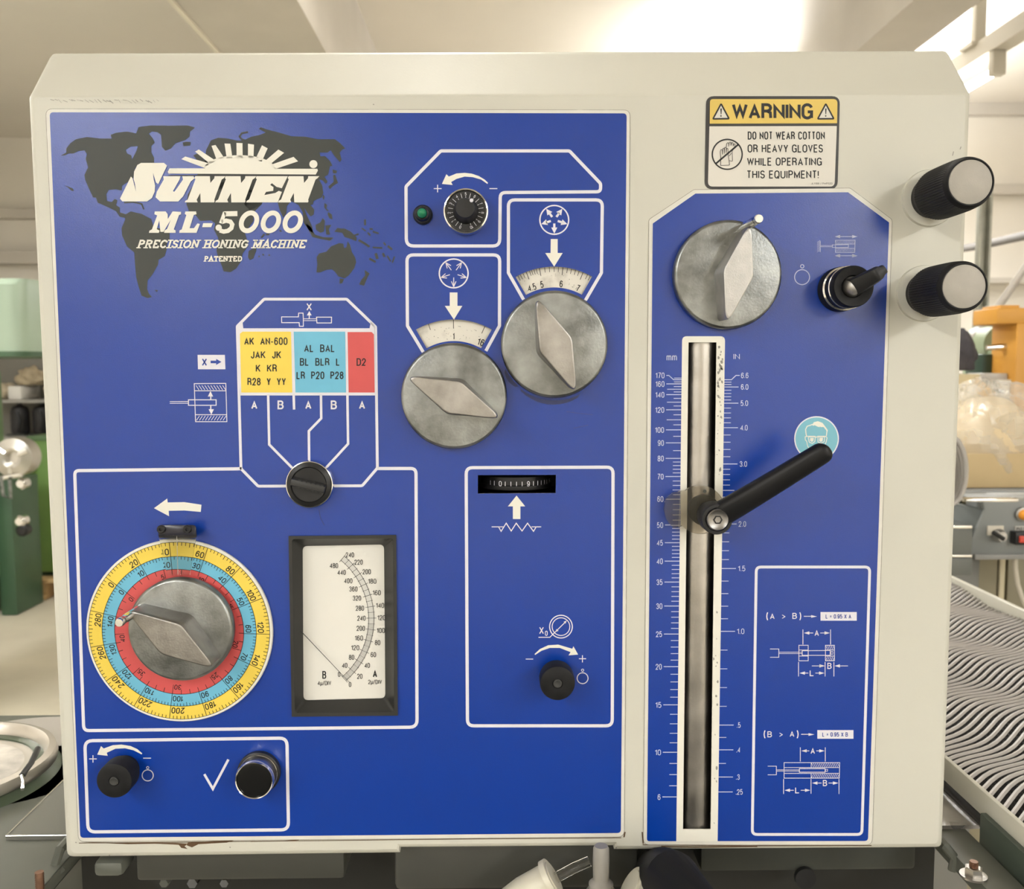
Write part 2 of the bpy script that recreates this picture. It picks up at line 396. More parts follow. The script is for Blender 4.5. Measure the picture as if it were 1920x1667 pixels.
# faint grime under the bend and paint chips
g = flat()
for i in range(26):
    x = 95+i*8+random.uniform(-2, 2); g.stroke([(x, 186+random.uniform(0, 3)), (x+random.uniform(4, 9), 188+random.uniform(0, 6))], random.uniform(.5, 1.6), .00025)
for (x, y, l) in [(1786, 292, 8), (1800, 280, 5)]: g.stroke([(x, y), (x+2, y-l)], 1.6, .00025)
for (x, y) in [(431, 1589), (205, 1604), (142, 1580), (1155, 1590), (1376, 228), (700, 196)]:
    g.fill([(x-1.5, y), (x, y-1.6), (x+2, y-.5), (x+1, y+1.2)], .00025)
g.build('paint_chip', M_grime, house, kind='stuff')
g = flat()
g.fill([(150, 1579), (250, 1580), (330, 1580.5), (352, 1582), (346, 1587), (352, 1592), (340, 1590), (335, 1584), (290, 1582), (240, 1583)], .00028)
g.fill([(352, 1580), (400, 1577), (440, 1576), (425, 1580), (372, 1583), (360, 1589), (350, 1585)], .00028)
g.stroke([(470, 1578), (530, 1577), (560, 1575)], 1.4, .00028)
g.stroke([(148, 1581), (400, 1578.5), (900, 1573), (1165, 1571)], 1.3, .00028)
g.stroke([(1205, 1584), (1400, 1586), (1634, 1585.5)], 1.5, .00028); g.stroke([(1240, 1587), (1300, 1588.5), (1420, 1587)], 2.2, .00028)
g.stroke([(1204, 1560), (1206, 1582)], 2, .00028); g.stroke([(1172, 1560), (1170, 1570)], 2.5, .00028)
g.build('rust_stain', M_rust, house)

# plates -----------------------------------------------------------
def plate_seam(pts, name='edge_grime'):
    return flat().stroke(pts, 1.6, .00015, True)
PL = rnd([(86, 204.5), (1181, 206.5), (1170, 1569), (147.5, 1578)], [12, 12, 12, 12])
PLB = rnd([(93, 210.5), (1175, 212.5), (1164, 1562), (150.5, 1571)], [7, 7, 7, 7])
PR = rnd([(1301, 356), (1594, 353), (1672.5, 412), (1635, 1584), (1206.5, 1584), (1217, 412)], [8, 8, 8, 12, 12, 8])
PRB = rnd([(1304, 363), (1590, 360.5), (1667, 417), (1627.5, 1572), (1594, 1577), (1213, 1577.5), (1224, 419)], [2, 2, 2, 5, 0, 3, 2])
PRB = rnd([(1304, 363), (1590, 360.5), (1667, 417), (1627.5, 1577), (1213, 1577.5), (1224, 419)], [2, 2, 2, 7, 5, 2])
H1 = [METER, THUMB, WIN1, WIN2]
panel = MB().slab(PL, .0007, 0, H1).build('control_panel', M_plate, mc, smooth=20, label='large blue control plate with map and dials')
MB().fill(PLB, .00085, H1).build('blue_overlay', M_blue, panel, smooth=0)
panel2 = MB().slab(PR, .0007, 0, [SLOT]).build('control_panel', M_plate, mc, smooth=20, label='narrow blue plate with the slider scale and cut upper corners')
MB().fill(PRB, .00085, [SLOT]).build('blue_overlay', M_blue, panel2, smooth=0)
s_ = flat(); s_.stroke(PL, 1.5, .0002, True); s_.stroke(PR, 1.5, .0002, True); s_.build('plate_seam', mat('seam_grime', (.20, .18, .15), .8, dirt=(.5, .47, .4), vs=120), house)

O1 = .0010; O2 = .00115; O3 = .0013
# slider frame (cream) on panel2
SF = rnd([(1279, 630.5), (1359.5, 630.5), (1345.5, 1577.5), (1268, 1577.5)], [9, 9, 0, 0])
MB().fill(SF, O1, [SLOT]).build('slider_border', M_cream, panel2, smooth=0)
g = flat(); random.seed(3)
for i in range(60):
    y = random.choice([random.uniform(633, 900), random.uniform(633, 760), random.uniform(900, 1570)]); x = 1357-(y-631)*.0143-random.uniform(1, 10)
    r = random.uniform(.5, 2.6); g.fill([(x+r*random.uniform(.5, 1.3)*math.cos(a), y+1.5*r*random.uniform(.5, 1.3)*math.sin(a)) for a in [0, 1, 2, 3, 4, 5]], O2)
g.build('grime_spot', M_grime, panel2, smooth=0, kind='stuff')

# ---- world map
def fills(lst, off, tr):
    m = flat()
    for p in lst: m.fill(tr(p), off)
    return m
NA = [(105,402),(150,378),(150,345),(185,300),(230,268),(320,250),(430,262),(525,262),(515,232),(560,215),(650,205),(725,220),(745,168),(840,155),(1000,157),(1150,155),(1210,172),(1168,205),(1165,245),(1130,275),(1050,300),(1010,345),(965,362),(937,330),(930,232),(900,210),(855,205),(830,222),(860,258),(878,295),(850,325),(850,375),(872,420),(872,470),(720,500),(700,590),(610,650),(605,690),(560,680),(500,685),(480,720),(485,775),(525,785),(548,760),(572,770),(560,810),(590,830),(590,870),(640,885),(630,915),(590,905),(560,860),(500,830),(410,790),(395,750),(370,745),(340,680),(305,600),(300,560),(330,500),(310,430),(320,390),(300,360),(250,365),(210,385),(170,385),(140,400)]
HUD = [(640,355),(680,328),(740,325),(725,370),(690,435),(685,400),(650,385)]
SA = [(630,890),(680,862),(770,882),(850,925),(865,980),(1000,1040),(1000,1090),(978,1130),(975,1180),(960,1230),(910,1260),(905,1300),(860,1380),(820,1430),(815,1500),(830,1540),(855,1565),(820,1575),(770,1555),(745,1480),(725,1400),(715,1290),(710,1200),(650,1150),(610,1060),(605,1000),(635,930)]
AF = [(1300,600),(1200,640),(1150,720),(1138,800),(1160,860),(1220,900),(1250,940),(1340,935),(1375,960),(1365,1010),(1400,1080),(1400,1140),(1385,1180),(1400,1240),(1430,1310),(1445,1355),(1500,1362),(1550,1330),(1590,1270),(1600,1210),(1650,1140),(1620,1040),(1690,940),(1690,870),(1760,800),(1800,700),(1700,600)]
EA = [(-70,360),(-60,270),(-20,190),(40,168),(120,175),(190,190),(250,190),(310,160),(380,145),(430,125),(375,95),(390,82),(440,100),(540,125),(640,155),(760,160),(860,180),(1000,180),(1040,210),(1085,255),(1060,265),(1040,290),(1055,350),(1040,368),(990,310),(965,270),(940,290),(875,290),(880,320),(920,320),(960,360),(980,400),(960,400),(945,470),(915,490),(940,530),(925,548),(900,520),(870,510),(895,560),(905,620),(890,660),(850,675),(825,690),(820,715),(800,722),(830,760),(825,800),(800,815),(770,780),(745,740),(765,800),(790,850),(815,905),(818,950),(790,940),(760,880),(740,830),(735,780),(700,720),(660,700),(640,690),(605,730),(600,790),(575,825),(545,760),(530,700),(400,700),(380,730),(300,768),(240,700),(200,640),(-60,560),(-140,480),(-80,420)]
mb = flat(); mb.fill(cA(NA), O1, [cA(HUD)]); mb.fill(cA(SA), O1); mb.fill(cA(AF), O1); mb.fill(cB(EA), O1)
for p in [[(135,648),(160,655),(205,675),(212,695),(190,690),(165,665)],[(1108,295),(1135,288),(1175,292),(1170,320),(1115,325)],[(878,1508),(905,1510),(895,1525)],
          [(1195,400),(1230,385),(1290,440),(1330,470),(1250,470)]]: mb.fill(cA(p), O1)
for p in [[(290,1100),(345,1070),(355,1090),(330,1160),(300,1175),(285,1150)],[(980,430),(1018,440),(1010,462),(985,460)],[(1000,470),(1025,540),(990,560),(960,590),(945,570),(990,530),(985,480)],
          [(915,705),(935,720),(930,750),(952,768),(935,770),(912,740)],[(945,780),(975,800),(980,840),(955,830),(940,800)],[(902,635),(915,650),(908,680),(897,660)],
          [(740,830),(800,900),(835,965),(900,985),(990,990),(960,1015),(880,1000),(815,985),(780,920),(745,870)],[(840,885),(880,865),(900,830),(918,850),(910,940),(880,950),(845,925)],
          [(920,890),(970,885),(950,920),(960,965),(930,965)],[(995,940),(1020,910),(1050,915),(1080,915),(1130,940),(1180,990),(1175,1018),(1130,1000),(1080,985),(1060,950),(1020,945)],
          [(850,1150),(870,1120),(930,1105),(970,1060),(1010,1045),(1035,1035),(1070,1040),(1075,1075),(1095,1070),(1105,1020),(1125,1050),(1140,1110),(1165,1150),(1175,1190),(1160,1240),(1115,1300),(1080,1325),(1030,1310),(1000,1270),(975,1250),(930,1255),(880,1275),(848,1275),(855,1210)],
          [(1040,1325),(1075,1330),(1060,1365),(1038,1368)],[(1245,1255),(1285,1285),(1270,1310),(1240,1385),(1200,1375),(1215,1340),(1250,1300)]]: mb.fill(cB(p), O1)
for p, wd in [([(1150,975),(1195,960)],3),([(1195,1010),(1240,1035),(1285,1065)],4),([(1310,1070),(1390,1075)],3),([(1220,912),(1255,935)],2.5),([(1248,840),(1248,888)],3.5),
              ([(1285,918),(1312,920)],3),([(1270,948),(1292,972)],3),([(1312,940),(1360,955)],3),([(1400,1030),(1418,1052)],3),([(1435,1058),(1470,1088)],4),([(1335,1118),(1350,1165)],5),
              ([(1283,1162),(1335,1190)],4),([(1395,1118),(1408,1148)],4),([(1430,1138),(1458,1185)],2.5),([(1490,1145),(1472,1195)],2.5),([(380,1140),(372,1150)],2.5),([(405,1125),(415,1135)],2.5),([(455,1130),(465,1136)],2.5),
              ([(395,990),(420,960)],3),([(432,965),(462,962)],3),([(285,122),(235,130),(215,158),(232,180),(262,190)],3.2),([(545,930),(560,940)],3)]:
    mb.stroke(cB(p), wd, O1)
mb.stroke(cA([(625,790),(700,784),(770,800),(788,845)]), 2.6, O1)
mb.build('world_map', M_map, panel, smooth=0, label='charcoal printed world map')

# ---- maker's logo
lg = flat(); OL = O3
def ital(tpl, x0, wd, sl=19.5, y0=330.3, y1=379.5): return [(x0+u*wd-sl*v, y0+v*(y1-y0)) for u, v in tpl]
NT = [(0,0),(.50,0),(.61,.26),(.68,.08),(.66,0),(1.03,0),(1.0,.08),(.95,.13),(.97,.90),(1.0,.95),(1,1),(.54,1),(.40,.64),(.37,.90),(.44,1),(0,1),(0,.94),(.06,.89),(.05,.12),(0,.07)]
ET = [(0,0),(1.03,0),(1.02,.1),(.99,.46),(.80,.41),(.60,.27),(.56,.33),(.70,.42),(.74,.56),(.52,.60),(.50,.72),(.84,.64),(.92,.56),(1.04,.60),(1.04,1),(0,1),(0,.94),(.06,.89),(.05,.12),(0,.07)]
lg.fill(ital(NT, 366, 55), OL); lg.fill(ital(NT, 423, 56), OL); lg.fill(ital(ET, 481, 57), OL); lg.fill(ital(NT, 541, 56), OL)
lg.fill(cA([(708,535),(735,480),(765,463),(955,463),(980,485),(907,638),(888,622),(864,543),(870,600),(882,650),(878,700),(855,752),(815,780),(612,780),(592,757),(682,575),(696,590),(724,699),(716,640),(704,595)]), OL)
lg.fill(cA([(948,572),(1090,572),(1082,600),(1028,695),(1040,700),(1062,670),(1110,600),(1105,572),(1198,572),(1205,590),(1175,615),(1112,738),(1072,780),(922,780),(885,745),(895,700),(952,600)]), OL)
lg.fill([(318, 315.6), (384, 315.6)]+arc(449, 316, 66, 176, 4, 20, ry=25)+[(518, 316.5), (595, 316.5), (596, 320), (592, 327.3), (316, 325.4), (314.5, 322)], OL)
for p in [[(1097,432),(1128,410),(1330,468),(1290,505)],[(1210,370),(1240,352),(1380,445),(1335,472)],[(1345,322),(1378,315),(1448,420),(1390,445)],[(1452,303),(1500,305),(1518,425),(1470,425)],[(1550,298),(1600,300),(1602,425),(1552,425)],[(1645,305),(1695,312),(1690,430),(1645,430)]]: lg.fill(cA(p), OL)
for p in [[(400,230),(447,255),(398,365),(345,345)],[(535,265),(582,292),(475,380),(430,355)],[(660,325),(697,362),(510,425),(480,388)]]: lg.fill(cB(p), OL)
lg.fill(circ(587.6, 307.8, 7.6, 20), OL)
logo = lg.build('brand_lettering', M_cream, panel, smooth=0, label='cream italic word with a rising sun')
sh = flat()   # dark offset outline of the word
sh.stroke(cB([(-368, 478), (862, 480)]), 1.6, O2)
sh.build('lettering_shadow', M_black, panel, smooth=0)

# slab serif stroke font
def sf_glyph(c):
    a = lambda *p: list(p)
    ov = [(.5+.42*math.cos(t*PI/12), .5+.5*math.sin(t*PI/12)) for t in range(25)]
    sr = .17
    G = {
     'M': (1.15, [a((.14,0),(.14,1)), a((.86,0),(.86,1)), a((.14,1),(.5,.15),(.86,1))], [(.14,0),(.14,1,.5),(.86,0),(.86,1,.5)]),
     'L': (.85, [a((.25,0),(.25,1)), a((.1,0),(.88,0),(.92,.32))], [(.25,1)]),
     'P': (.85, [a((.22,0),(.22,1)), a((.1,1),(.6,1),(.85,.88),(.85,.62),(.6,.5),(.22,.5))], [(.22,0)]),
     'R': (.95, [a((.2,0),(.2,1)), a((.08,1),(.6,1),(.82,.88),(.82,.64),(.6,.53),(.2,.53)), a((.5,.53),(.8,0),(.98,0))], [(.2,0)]),
     'E': (.85, [a((.2,0),(.2,1)), a((.08,1),(.85,1),(.87,.78)), a((.08,0),(.87,0),(.9,.25)), a((.2,.52),(.62,.52))], []),
     'C': (.9, [a((.85,.72),(.84,.98)), a((.84,.78),(.68,.97),(.45,1),(.2,.85),(.1,.5),(.2,.15),(.45,0),(.7,.03),(.86,.22))], []),
     'I': (.5, [a((.5,0),(.5,1))], [(.5,0),(.5,1)]),
     'S': (.8, [a((.8,.75),(.8,1)), a((.8,.8),(.6,.98),(.35,.98),(.15,.83),(.2,.62),(.5,.5),(.8,.38),(.85,.18),(.62,.01),(.35,.01),(.12,.2)), a((.12,0),(.12,.25))], []),
     'O': (.95, [ov], []), '0': (.85, [ov], []),
     'N': (1.0, [a((.18,0),(.18,1)), a((.05,1),(.2,1),(.82,0)), a((.82,0),(.82,1))], [(.18,0),(.82,1)]),
     'H': (1.0, [a((.2,0),(.2,1)), a((.8,0),(.8,1)), a((.2,.5),(.8,.5))], [(.2,0),(.2,1),(.8,0),(.8,1)]),
     'G': (.95, [a((.82,.75),(.82,1)), a((.82,.8),(.66,.97),(.45,1),(.2,.85),(.1,.5),(.2,.15),(.45,0),(.72,.05),(.82,.2),(.82,.42)), a((.55,.42),(.98,.42))], []),
     'A': (1.0, [a((.12,0),(.5,1),(.88,0)), a((.27,.33),(.73,.33))], [(.14,0),(.86,0)]),
     'T': (.9, [a((.5,0),(.5,1)), a((.1,.75),(.12,1),(.88,1),(.9,.75))], [(.5,0)]),
     'D': (.95, [a((.2,0),(.2,1)), a((.08,1),(.55,1),(.82,.82),(.88,.5),(.82,.18),(.55,0),(.08,0))], []),
     '5': (.85, [a((.92,.95),(.32,.95),(.22,.52),(.45,.64),(.72,.60),(.85,.38),(.78,.14),(.5,.0),(.25,.03),(.1,.2))], []),
     '-': (.55, [a((.1,.38),(.9,.38))], []), ' ': (.45, [], []),
    }
    return G[c]
def sf_text(m, s, x0, x1, y0, y1, t, shear, off, gap=.16):
    ws = [sf_glyph(c)[0] for c in s]; tot = sum(ws)+gap*(len(s)-1); k = (x1-x0)/tot; x = x0; h = y1-y0
    for c, wd in zip(s, ws):
        _, st, se = sf_glyph(c); wpx = wd*k
        f = lambda u, v: (x+u*wpx+shear*(v-.5)*h, y1-t/2-v*(h-t))
        for q in st: m.stroke([f(*p) for p in q], t, off)
        for e in se:
            hw = .62*t+(.17*k*wd if c != 'I' else .22*k); px_, py_ = f(e[0], e[1])
            tt = t*.62; yy = py_+(t/2-tt/2 if e[1] == 0 else -(t/2-tt/2))
            m.stroke([(px_-hw, yy), (px_+hw, yy)], tt, off)
        x += wpx+gap*k
m = flat()
for c, a0, a1 in [('M', 289, 333), ('L', 341, 365.5), ('-', 378, 399), ('5', 407, 446), ('0', 450, 484), ('0', 491, 525), ('0', 532, 566)]:
    if c == '0':
        cx, cy = (a0+a1)/2, 416
        q = [(cx+(14.2)*math.cos(t*PI/16)+.22*(16.5)*math.sin(t*PI/16), cy-16.8*math.sin(t*PI/16)) for t in range(32)]
        m.stroke(q, 9, O3, True)
    elif c == '-': m.fill([(381, 418.5), (399, 418.5), (396, 426), (379, 426)], O3)
    elif c == '5':
        m.stroke(cB([(198,792),(88,794)]), 9.5, O3); m.stroke(cB([(95,780),(62,872)]), 7, O3); m.stroke(cB([(66,862),(105,850),(140,858),(156,882),(148,912),(120,934),(85,940),(52,930)]), 8, O3); m.fill(circ(*cB([(44,908)])[0], 6, 16), O3)
    elif c == 'M': m.fill(cA([(878,862),(968,862),(985,885),(985,925),(1025,862),(1095,865),(1095,885),(1078,892),(1035,1010),(1050,1018),(1050,1038),(955,1038),(958,1020),(980,1005),(1010,930),(950,1030),(925,1030),(915,935),(895,1008),(918,1020),(912,1038),(830,1038),(835,1020),(855,1010),(898,895),(875,885)]), O3)
    else: m.fill(cA([(1130,862),(1218,862),(1222,885),(1200,890),(1165,1000),(1200,1000),(1230,960),(1250,965),(1222,1038),(1080,1038),(1082,1018),(1100,1010),(1138,892),(1125,882)]), O3)
m.build('model_lettering', M_cream, panel, smooth=0)
m = flat(); sf_text(m, 'PRECISION HONING MACHINE', 259, 574, 449.5, 465.5, 3.2, .25, O3, gap=.10)
sf_text(m, 'PATENTED', 383, 454, 480, 490.5, 2.3, .05, O3, gap=.10); m.build('slab_lettering', M_cream, panel, smooth=0)

# ---- white frames on the left plate
LW = 6.0
flat().stroke(rnd(cC([(395,105),(1498,105),(1765,385),(1765,455),(905,462),(900,920),(100,920),(97,410)]), [6,6,8,8,10,13,14,6]), LW, O1, True).build('frame_line', M_white, panel, smooth=0)
def opn(pts, r): return rnd(pts, r, closed=False)
flat().stroke(opn(cC([(1105,1380),(975,1150),(975,525),(1780,525),(1772,1150),(1635,1385)]), [0,3,12,12,3,0]), LW, O1).build('frame_line', M_white, panel, smooth=0)
flat().stroke(opn([(793.5, 660), (764, 611), (763, 478), (937, 478), (936.5, 611), (911, 658)], [0,3,12,12,3,0]), LW, O1).build('frame_line', M_white, panel, smooth=0)
flat().stroke(rnd([(874, 877), (1149.5, 876), (1148, 1361), (876.5, 1361)], 12), LW, O1, True).build('frame_line', M_white, panel, smooth=0)
flat().stroke(opn([(453, 879), (140, 882.5), (157, 1370), (782, 1363.5), (780, 878.5), (708, 878.5)], [0,8,10,14,10,0]), LW, O1).build('frame_line', M_white, panel, smooth=0)
flat().stroke(rnd([(159, 1389), (538, 1384), (541, 1556), (165, 1560)], 14), LW, O1, True).build('frame_line', M_white, panel, smooth=0)
g = flat(); random.seed(12)
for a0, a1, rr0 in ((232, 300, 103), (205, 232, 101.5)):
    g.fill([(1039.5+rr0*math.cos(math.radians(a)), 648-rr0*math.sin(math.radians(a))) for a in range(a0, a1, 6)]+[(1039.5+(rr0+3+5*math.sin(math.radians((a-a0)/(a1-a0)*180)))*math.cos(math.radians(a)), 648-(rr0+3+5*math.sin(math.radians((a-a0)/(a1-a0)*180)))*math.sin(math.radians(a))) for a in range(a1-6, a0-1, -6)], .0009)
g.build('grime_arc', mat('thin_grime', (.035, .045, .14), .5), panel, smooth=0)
g = flat(); g.stroke([(1075, 803), (1103, 797)], .7, .0009); g.stroke([(1062, 772), (1112, 778)], .6, .0009); g.stroke([(598, 955), (601, 972), (608, 985)], 1.0, .0009); g.build('scratch', mat('scratch_blue', (.01, .02, .12), .4), panel, smooth=0, kind='stuff')
# selection chart
m = flat()
m.stroke(rnd(cE([(735,83),(1350,83),(1565,290),(1578,1340),(1465,1472),(690,1475),(563,1345),(535,285)]), [5,5,3,5,6,6,5,3]), 5.2, O1, True)
m.fill(cE([(540,285),(575,255),(580,300),(1520,300),(1530,250),(1565,285),(1568,800),(555,800)]), O1)
for q in [[(765,790),(773,1165),(950,1345)],[(955,790),(958,905)],[(1158,790),(1160,970),(1068,1065),(1070,1300)],[(1355,790),(1360,1160),(1190,1345)]]: m.stroke(cE(q), 4.6, O1)
m.build('chart_frame', M_white, panel, smooth=0)
MB().fill(cE([(555,340),(575,325),(935,325),(945,778),(565,778)]), O2).build('yellow_field', M_yel, panel, smooth=0)
MB().fill(cE([(955,325),(1338,325),(1345,778),(968,778)]), O2).build('cyan_field', M_cyan, panel, smooth=0)
MB().fill(cE([(1356,328),(1535,328),(1552,345),(1558,778),(1364,778)]), O2).build('red_field', M_red, panel, smooth=0)
m = flat()
def tE(t, x, y, h, wd, bold=.02): m.text(t, 310+x/3.969, 540+y/3.969, h/3.969, wd/3.969, O3, bold=bold)
for t, x, y, wd in [('AK  AN-600',748,396,322),('JAK  JK',749,497,226),('K  KR',752,597,158),('R28  Y  YY',754,697,286),('AL  BAL',1147,449,228),('BL  BLR  L',1150,550,297),('LR  P20  P28',1151,650,350),('D2',1458,551,70)]: tE(t, x, y, 57, wd)
m.build('black_lettering', M_black, panel, smooth=0)
m = flat()
for t, x in [('A',662),('B',858),('A',1064),('B',1254),('A',1464)]: tE(t, x, 870, 66, 46, .035)
tE('X', 1070, 140, 57, 40, .02)
m.build('white_lettering', M_white, panel, smooth=0)
# symbols around the chart
def arrowhead(m, x, y, ang, l, wd, off):
    c, s = math.cos(math.radians(ang)), math.sin(math.radians(ang))
    m.fill([(x, y), (x-l*c+wd/2*s, y+l*s+wd/2*c), (x-l*c-wd/2*s, y+l*s-wd/2*c)], off)
m = flat()
m.stroke(cE([(865,215),(990,215),(992,187),(1025,187),(1027,230),(1027,285),(998,285),(996,258),(866,258)]), 1.5, O1, True)
m.stroke(cE([(1125,217),(1237,217),(1236,260),(1128,260)]), 1.5, O1, True)
m.stroke(cE([(1027,229),(1125,229)]), 1.1, O1); m.stroke(cE([(1027,243),(1125,243)]), 1.1, O1)
m.stroke(cE([(1071,230),(1071,195)]), 1.8, O1); arrowhead(m, *cE([(1071,172)])[0], 90, 8, 9, O1)
m.build('stone_symbol', M_white, panel, smooth=0); m = flat(); m.fill(cE([(240,498),(443,498),(447,605),(243,605)]), O1); m.build('symbol_field', M_white, panel, smooth=0); m = flat()
m.stroke(cE([(215,712),(450,710),(458,995),(225,995)]), 1.4, O1, True)
m.stroke(cE([(218,765),(452,765)]), 1.4, O1); m.stroke(cE([(222,943),(456,943)]), 1.4, O1)
m.stroke(cE([(172,832),(378,832),(378,873),(172,873)]), 1.6, O1, True)
m.stroke(cE([(33,845),(172,845)]), 1.1, O1); m.stroke(cE([(33,858),(172,858)]), 1.1, O1)
for i in range(10):
    x = 228+i*22; m.stroke(cE([(x,725),(x+22,758)]), 1.0, O1)
    x = 232+i*22; m.stroke(cE([(x,985),(x+22,952)]), 1.0, O1)
for ya, yb, an in [(832,800,90),(873,910,-90)]:
    m.stroke(cE([(338,ya),(338,yb)]), 2.2, O1)
arrowhead(m, *cE([(336,768)])[0], 90, 10, 10, O1); arrowhead(m, *cE([(342,942)])[0], -90, 10, 10, O1)
m.build('bore_symbol', M_white, panel, smooth=0)
m = flat(); m.text('X', 310+291/3.969, 540+552/3.969, 14.5, 9.5, O2, bold=.03)
m.fill(cE([(337,541),(378,541),(378,528),(418,550),(378,573),(378,560),(337,560)]), O2)
m.build('blue_lettering', M_blue, panel, smooth=0)

# arrows, spark / expansion symbols
flat().fill(cC([(800,378),(770,350),(720,320),(660,300),(600,293),(530,298),(465,325),(443,305),(405,388),(497,397),(484,372),(530,345),(600,325),(670,330),(740,350),(795,388)]), O1).build('arrow_symbol', M_cream, panel, smooth=0)
flat().fill(cC([(1338,860),(1397,860),(1397,980),(1440,980),(1367,1097),(1290,980),(1336,980)]), O1).build('arrow_symbol', M_cream, panel, smooth=0)
flat().fill(cD([(472,-53),(538,-53),(538,62),(580,62),(508,180),(430,62),(472,62)]), O1).build('arrow_symbol', M_cream, panel, smooth=0)
flat().fill(cF([(588,122),(680,55),(683,82),(800,80),(918,98),(913,148),(800,138),(690,140),(693,178)]), O1).build('arrow_symbol', M_cream, panel, smooth=0)
flat().fill(cI([(380,222),(432,287),(403,287),(403,363),(358,363),(358,287),(328,287)]), O1).build('arrow_symbol', M_cream, panel, smooth=0)
flat().fill(cI([(488,1175),(520,1145),(570,1122),(630,1118),(715,1143),(722,1128),(750,1178),(692,1183),(705,1163),(640,1138),(580,1138),(530,1155),(492,1180)]), O1).build('arrow_symbol', M_cream, panel, smooth=0)
flat().fill(cH([(640,230),(600,195),(545,170),(470,158),(400,163),(325,190),(303,170),(272,240),(358,250),(350,225),(420,192),(500,188),(570,205),(635,238)]), O1).build('arrow_symbol', M_cream, panel, smooth=0)
m = flat()
for c_, pts in [(cC, [(335,428,402,428),(368,395,368,460),(812,428,880,428)]), (cI, [(435,1205,480,1205),(755,1203,798,1203),(776,1182,776,1225)]), (cH, [(206,275,268,275),(237,245,237,305),(648,269,712,269)])]:
    for x0, y0, x1, y1 in pts: m.stroke(c_([(x0,y0),(x1,y1)]), 1.7, O1)
m.build('plus_minus_sign', M_white, panel, smooth=0); m = flat()
# expansion circles
def wheel(cx, cy, r, solid):
    m.stroke(circ(cx, cy, r, 40), 2.5, O1, True)
    for a in (90, 18, 162, 234, 306):
        a = -a
        c, s = math.cos(math.radians(a)), math.sin(math.radians(a)); f = lambda q, t=0: (cx+q*c-t*s, cy-q*s-t*c)
        if solid:
            m.stroke([f(r*.25), f(r*.6)], 4.2, O1); arrowhead(m, *f(r*.95), a, r*.42, r*.42, O1)
        else:
            for e in (-1, 0, 1): m.stroke([f(r*.93), f(r*(.28 if e == 0 else .55), e*r*.16*(1 if e else 0))], 1.5, O1)
wheel(740+1368/4.571, 260+696/4.571, 27, True); m.build('expansion_symbol', M_white, panel, smooth=0); m = flat(); wheel(740+506/4.571, 260+1155/4.571, 27, False)
m.build('expansion_symbol', M_white, panel, smooth=0); m = flat()
# zigzag
m.stroke(cI([(230,410),(272,410),(287,437),(318,388),(348,435),(378,388),(413,435),(446,388),(482,437),(498,410),(528,410)]), 1.7, O1)
m.stroke(cI([(270,410),(300,410)]), 1.5, O1); m.stroke(cI([(470,410),(500,410)]), 1.5, O1)
m.build('zigzag_symbol', M_white, panel, smooth=0); m = flat()
# bore gauge symbol
q = cI([(647,1010)])[0]; m.stroke(circ(*q, 21.3, 40), 1.8, O1, True); m.stroke(circ(*q, 16.6, 40), 1.5, O1, True)
m.stroke(cI([(512,1074),(580,1074),(678,978)]), 1.5, O1); arrowhead(m, *cI([(682,973)])[0], 45, 6, 5, O1); arrowhead(m, *cI([(613,1043)])[0], 225, 6, 5, O1)
m.text('X', *cI([(530,1033)])[0], 13.5, 8.5, O1, bold=.01); m.text('0', *cI([(559,1050)])[0], 9.5, 5, O1, bold=.01)
m.build('bore_gauge_symbol', M_white, panel, smooth=0)
for c_, x, y, r, y2 in [(cI,777,1320,10.2,1272),(cH,685,410,10.4,347)]:
    m = flat(); q = c_([(x,y)])[0]; m.stroke(circ(*q, r, 30), 1.7, O1, True); m.stroke(circ(*c_([(x,y2)])[0], 2.2, 14), 1.2, O1, True)
    m.build('turn_symbol', M_white, panel, smooth=0)
m = flat()
m.stroke(cH([(1148,400),(1218,520),(1345,280)]), 4.6, O1)
m.build('tick_mark', M_white, panel, smooth=0)

# ---- scale windows
def scale_disc(name, c, r0, r1, ticks, nums, lab):
    o = MB().fill(sector(c, r0-12, r1+10, 50, 130), -.0022).build(name, M_soft, mc, smooth=0, label=lab)
    m = flat(); X = -.0021
    for a, l, wd in ticks:
        ca, sa = math.cos(math.radians(a)), math.sin(math.radians(a))
        m.stroke([(c[0]+ca*(r1+1), c[1]-sa*(r1+1)), (c[0]+ca*(r1-l), c[1]-sa*(r1-l))], wd, X)
    for t, x, y, h, wd, rot in nums: m.text(t, x, y, h, wd, X, rot=rot, bold=.012)
    m.build('scale_marking', M_black, o, smooth=0)
    g = flat(); random.seed(len(name)+len(ticks))
    for i in range(26):
        a = math.radians(random.uniform(66, 116)); r = random.uniform(r0+3, r1-8); x = c[0]+r*math.cos(a); y = c[1]-r*math.sin(a)
        g.stroke([(x, y), (x+random.uniform(-3, 3), y+random.uniform(-2, 2))], random.uniform(.5, 1.5), X)
    g.build('ink_smudge', M_grime, o, smooth=0, kind='stuff')
v2 = {4.2: 118, 4.3: 116.2, 4.4: 114.2, 4.5: 110.9}
tk = [(a, 10, 1.0) for a in (118, 116, 113.8, 108.6, 107, 105.2, 103.4, 97.1, 93.6, 90, 86.7, 80, 76.9, 73.8, 71.1, 64.3, 62.0)]+[(a, 15, 1.2) for a in (111.2, 101, 83.4, 68.0)]
q = lambda x, y: cC([(x, y)])[0]
scale_disc('scale_disc', K2, 106, 145, tk, [('4.5', *q(1176,1275), 13, 16, -17), ('5', *q(1262,1250), 13, 6, -8), ('6', *q(1427,1245), 13, 6, 4), ('7', *q(1572,1281), 12.5, 6, 17)], 'white scale reading 4.5 to 7 behind a curved window')
q = lambda x, y: cD([(x, y)])[0]
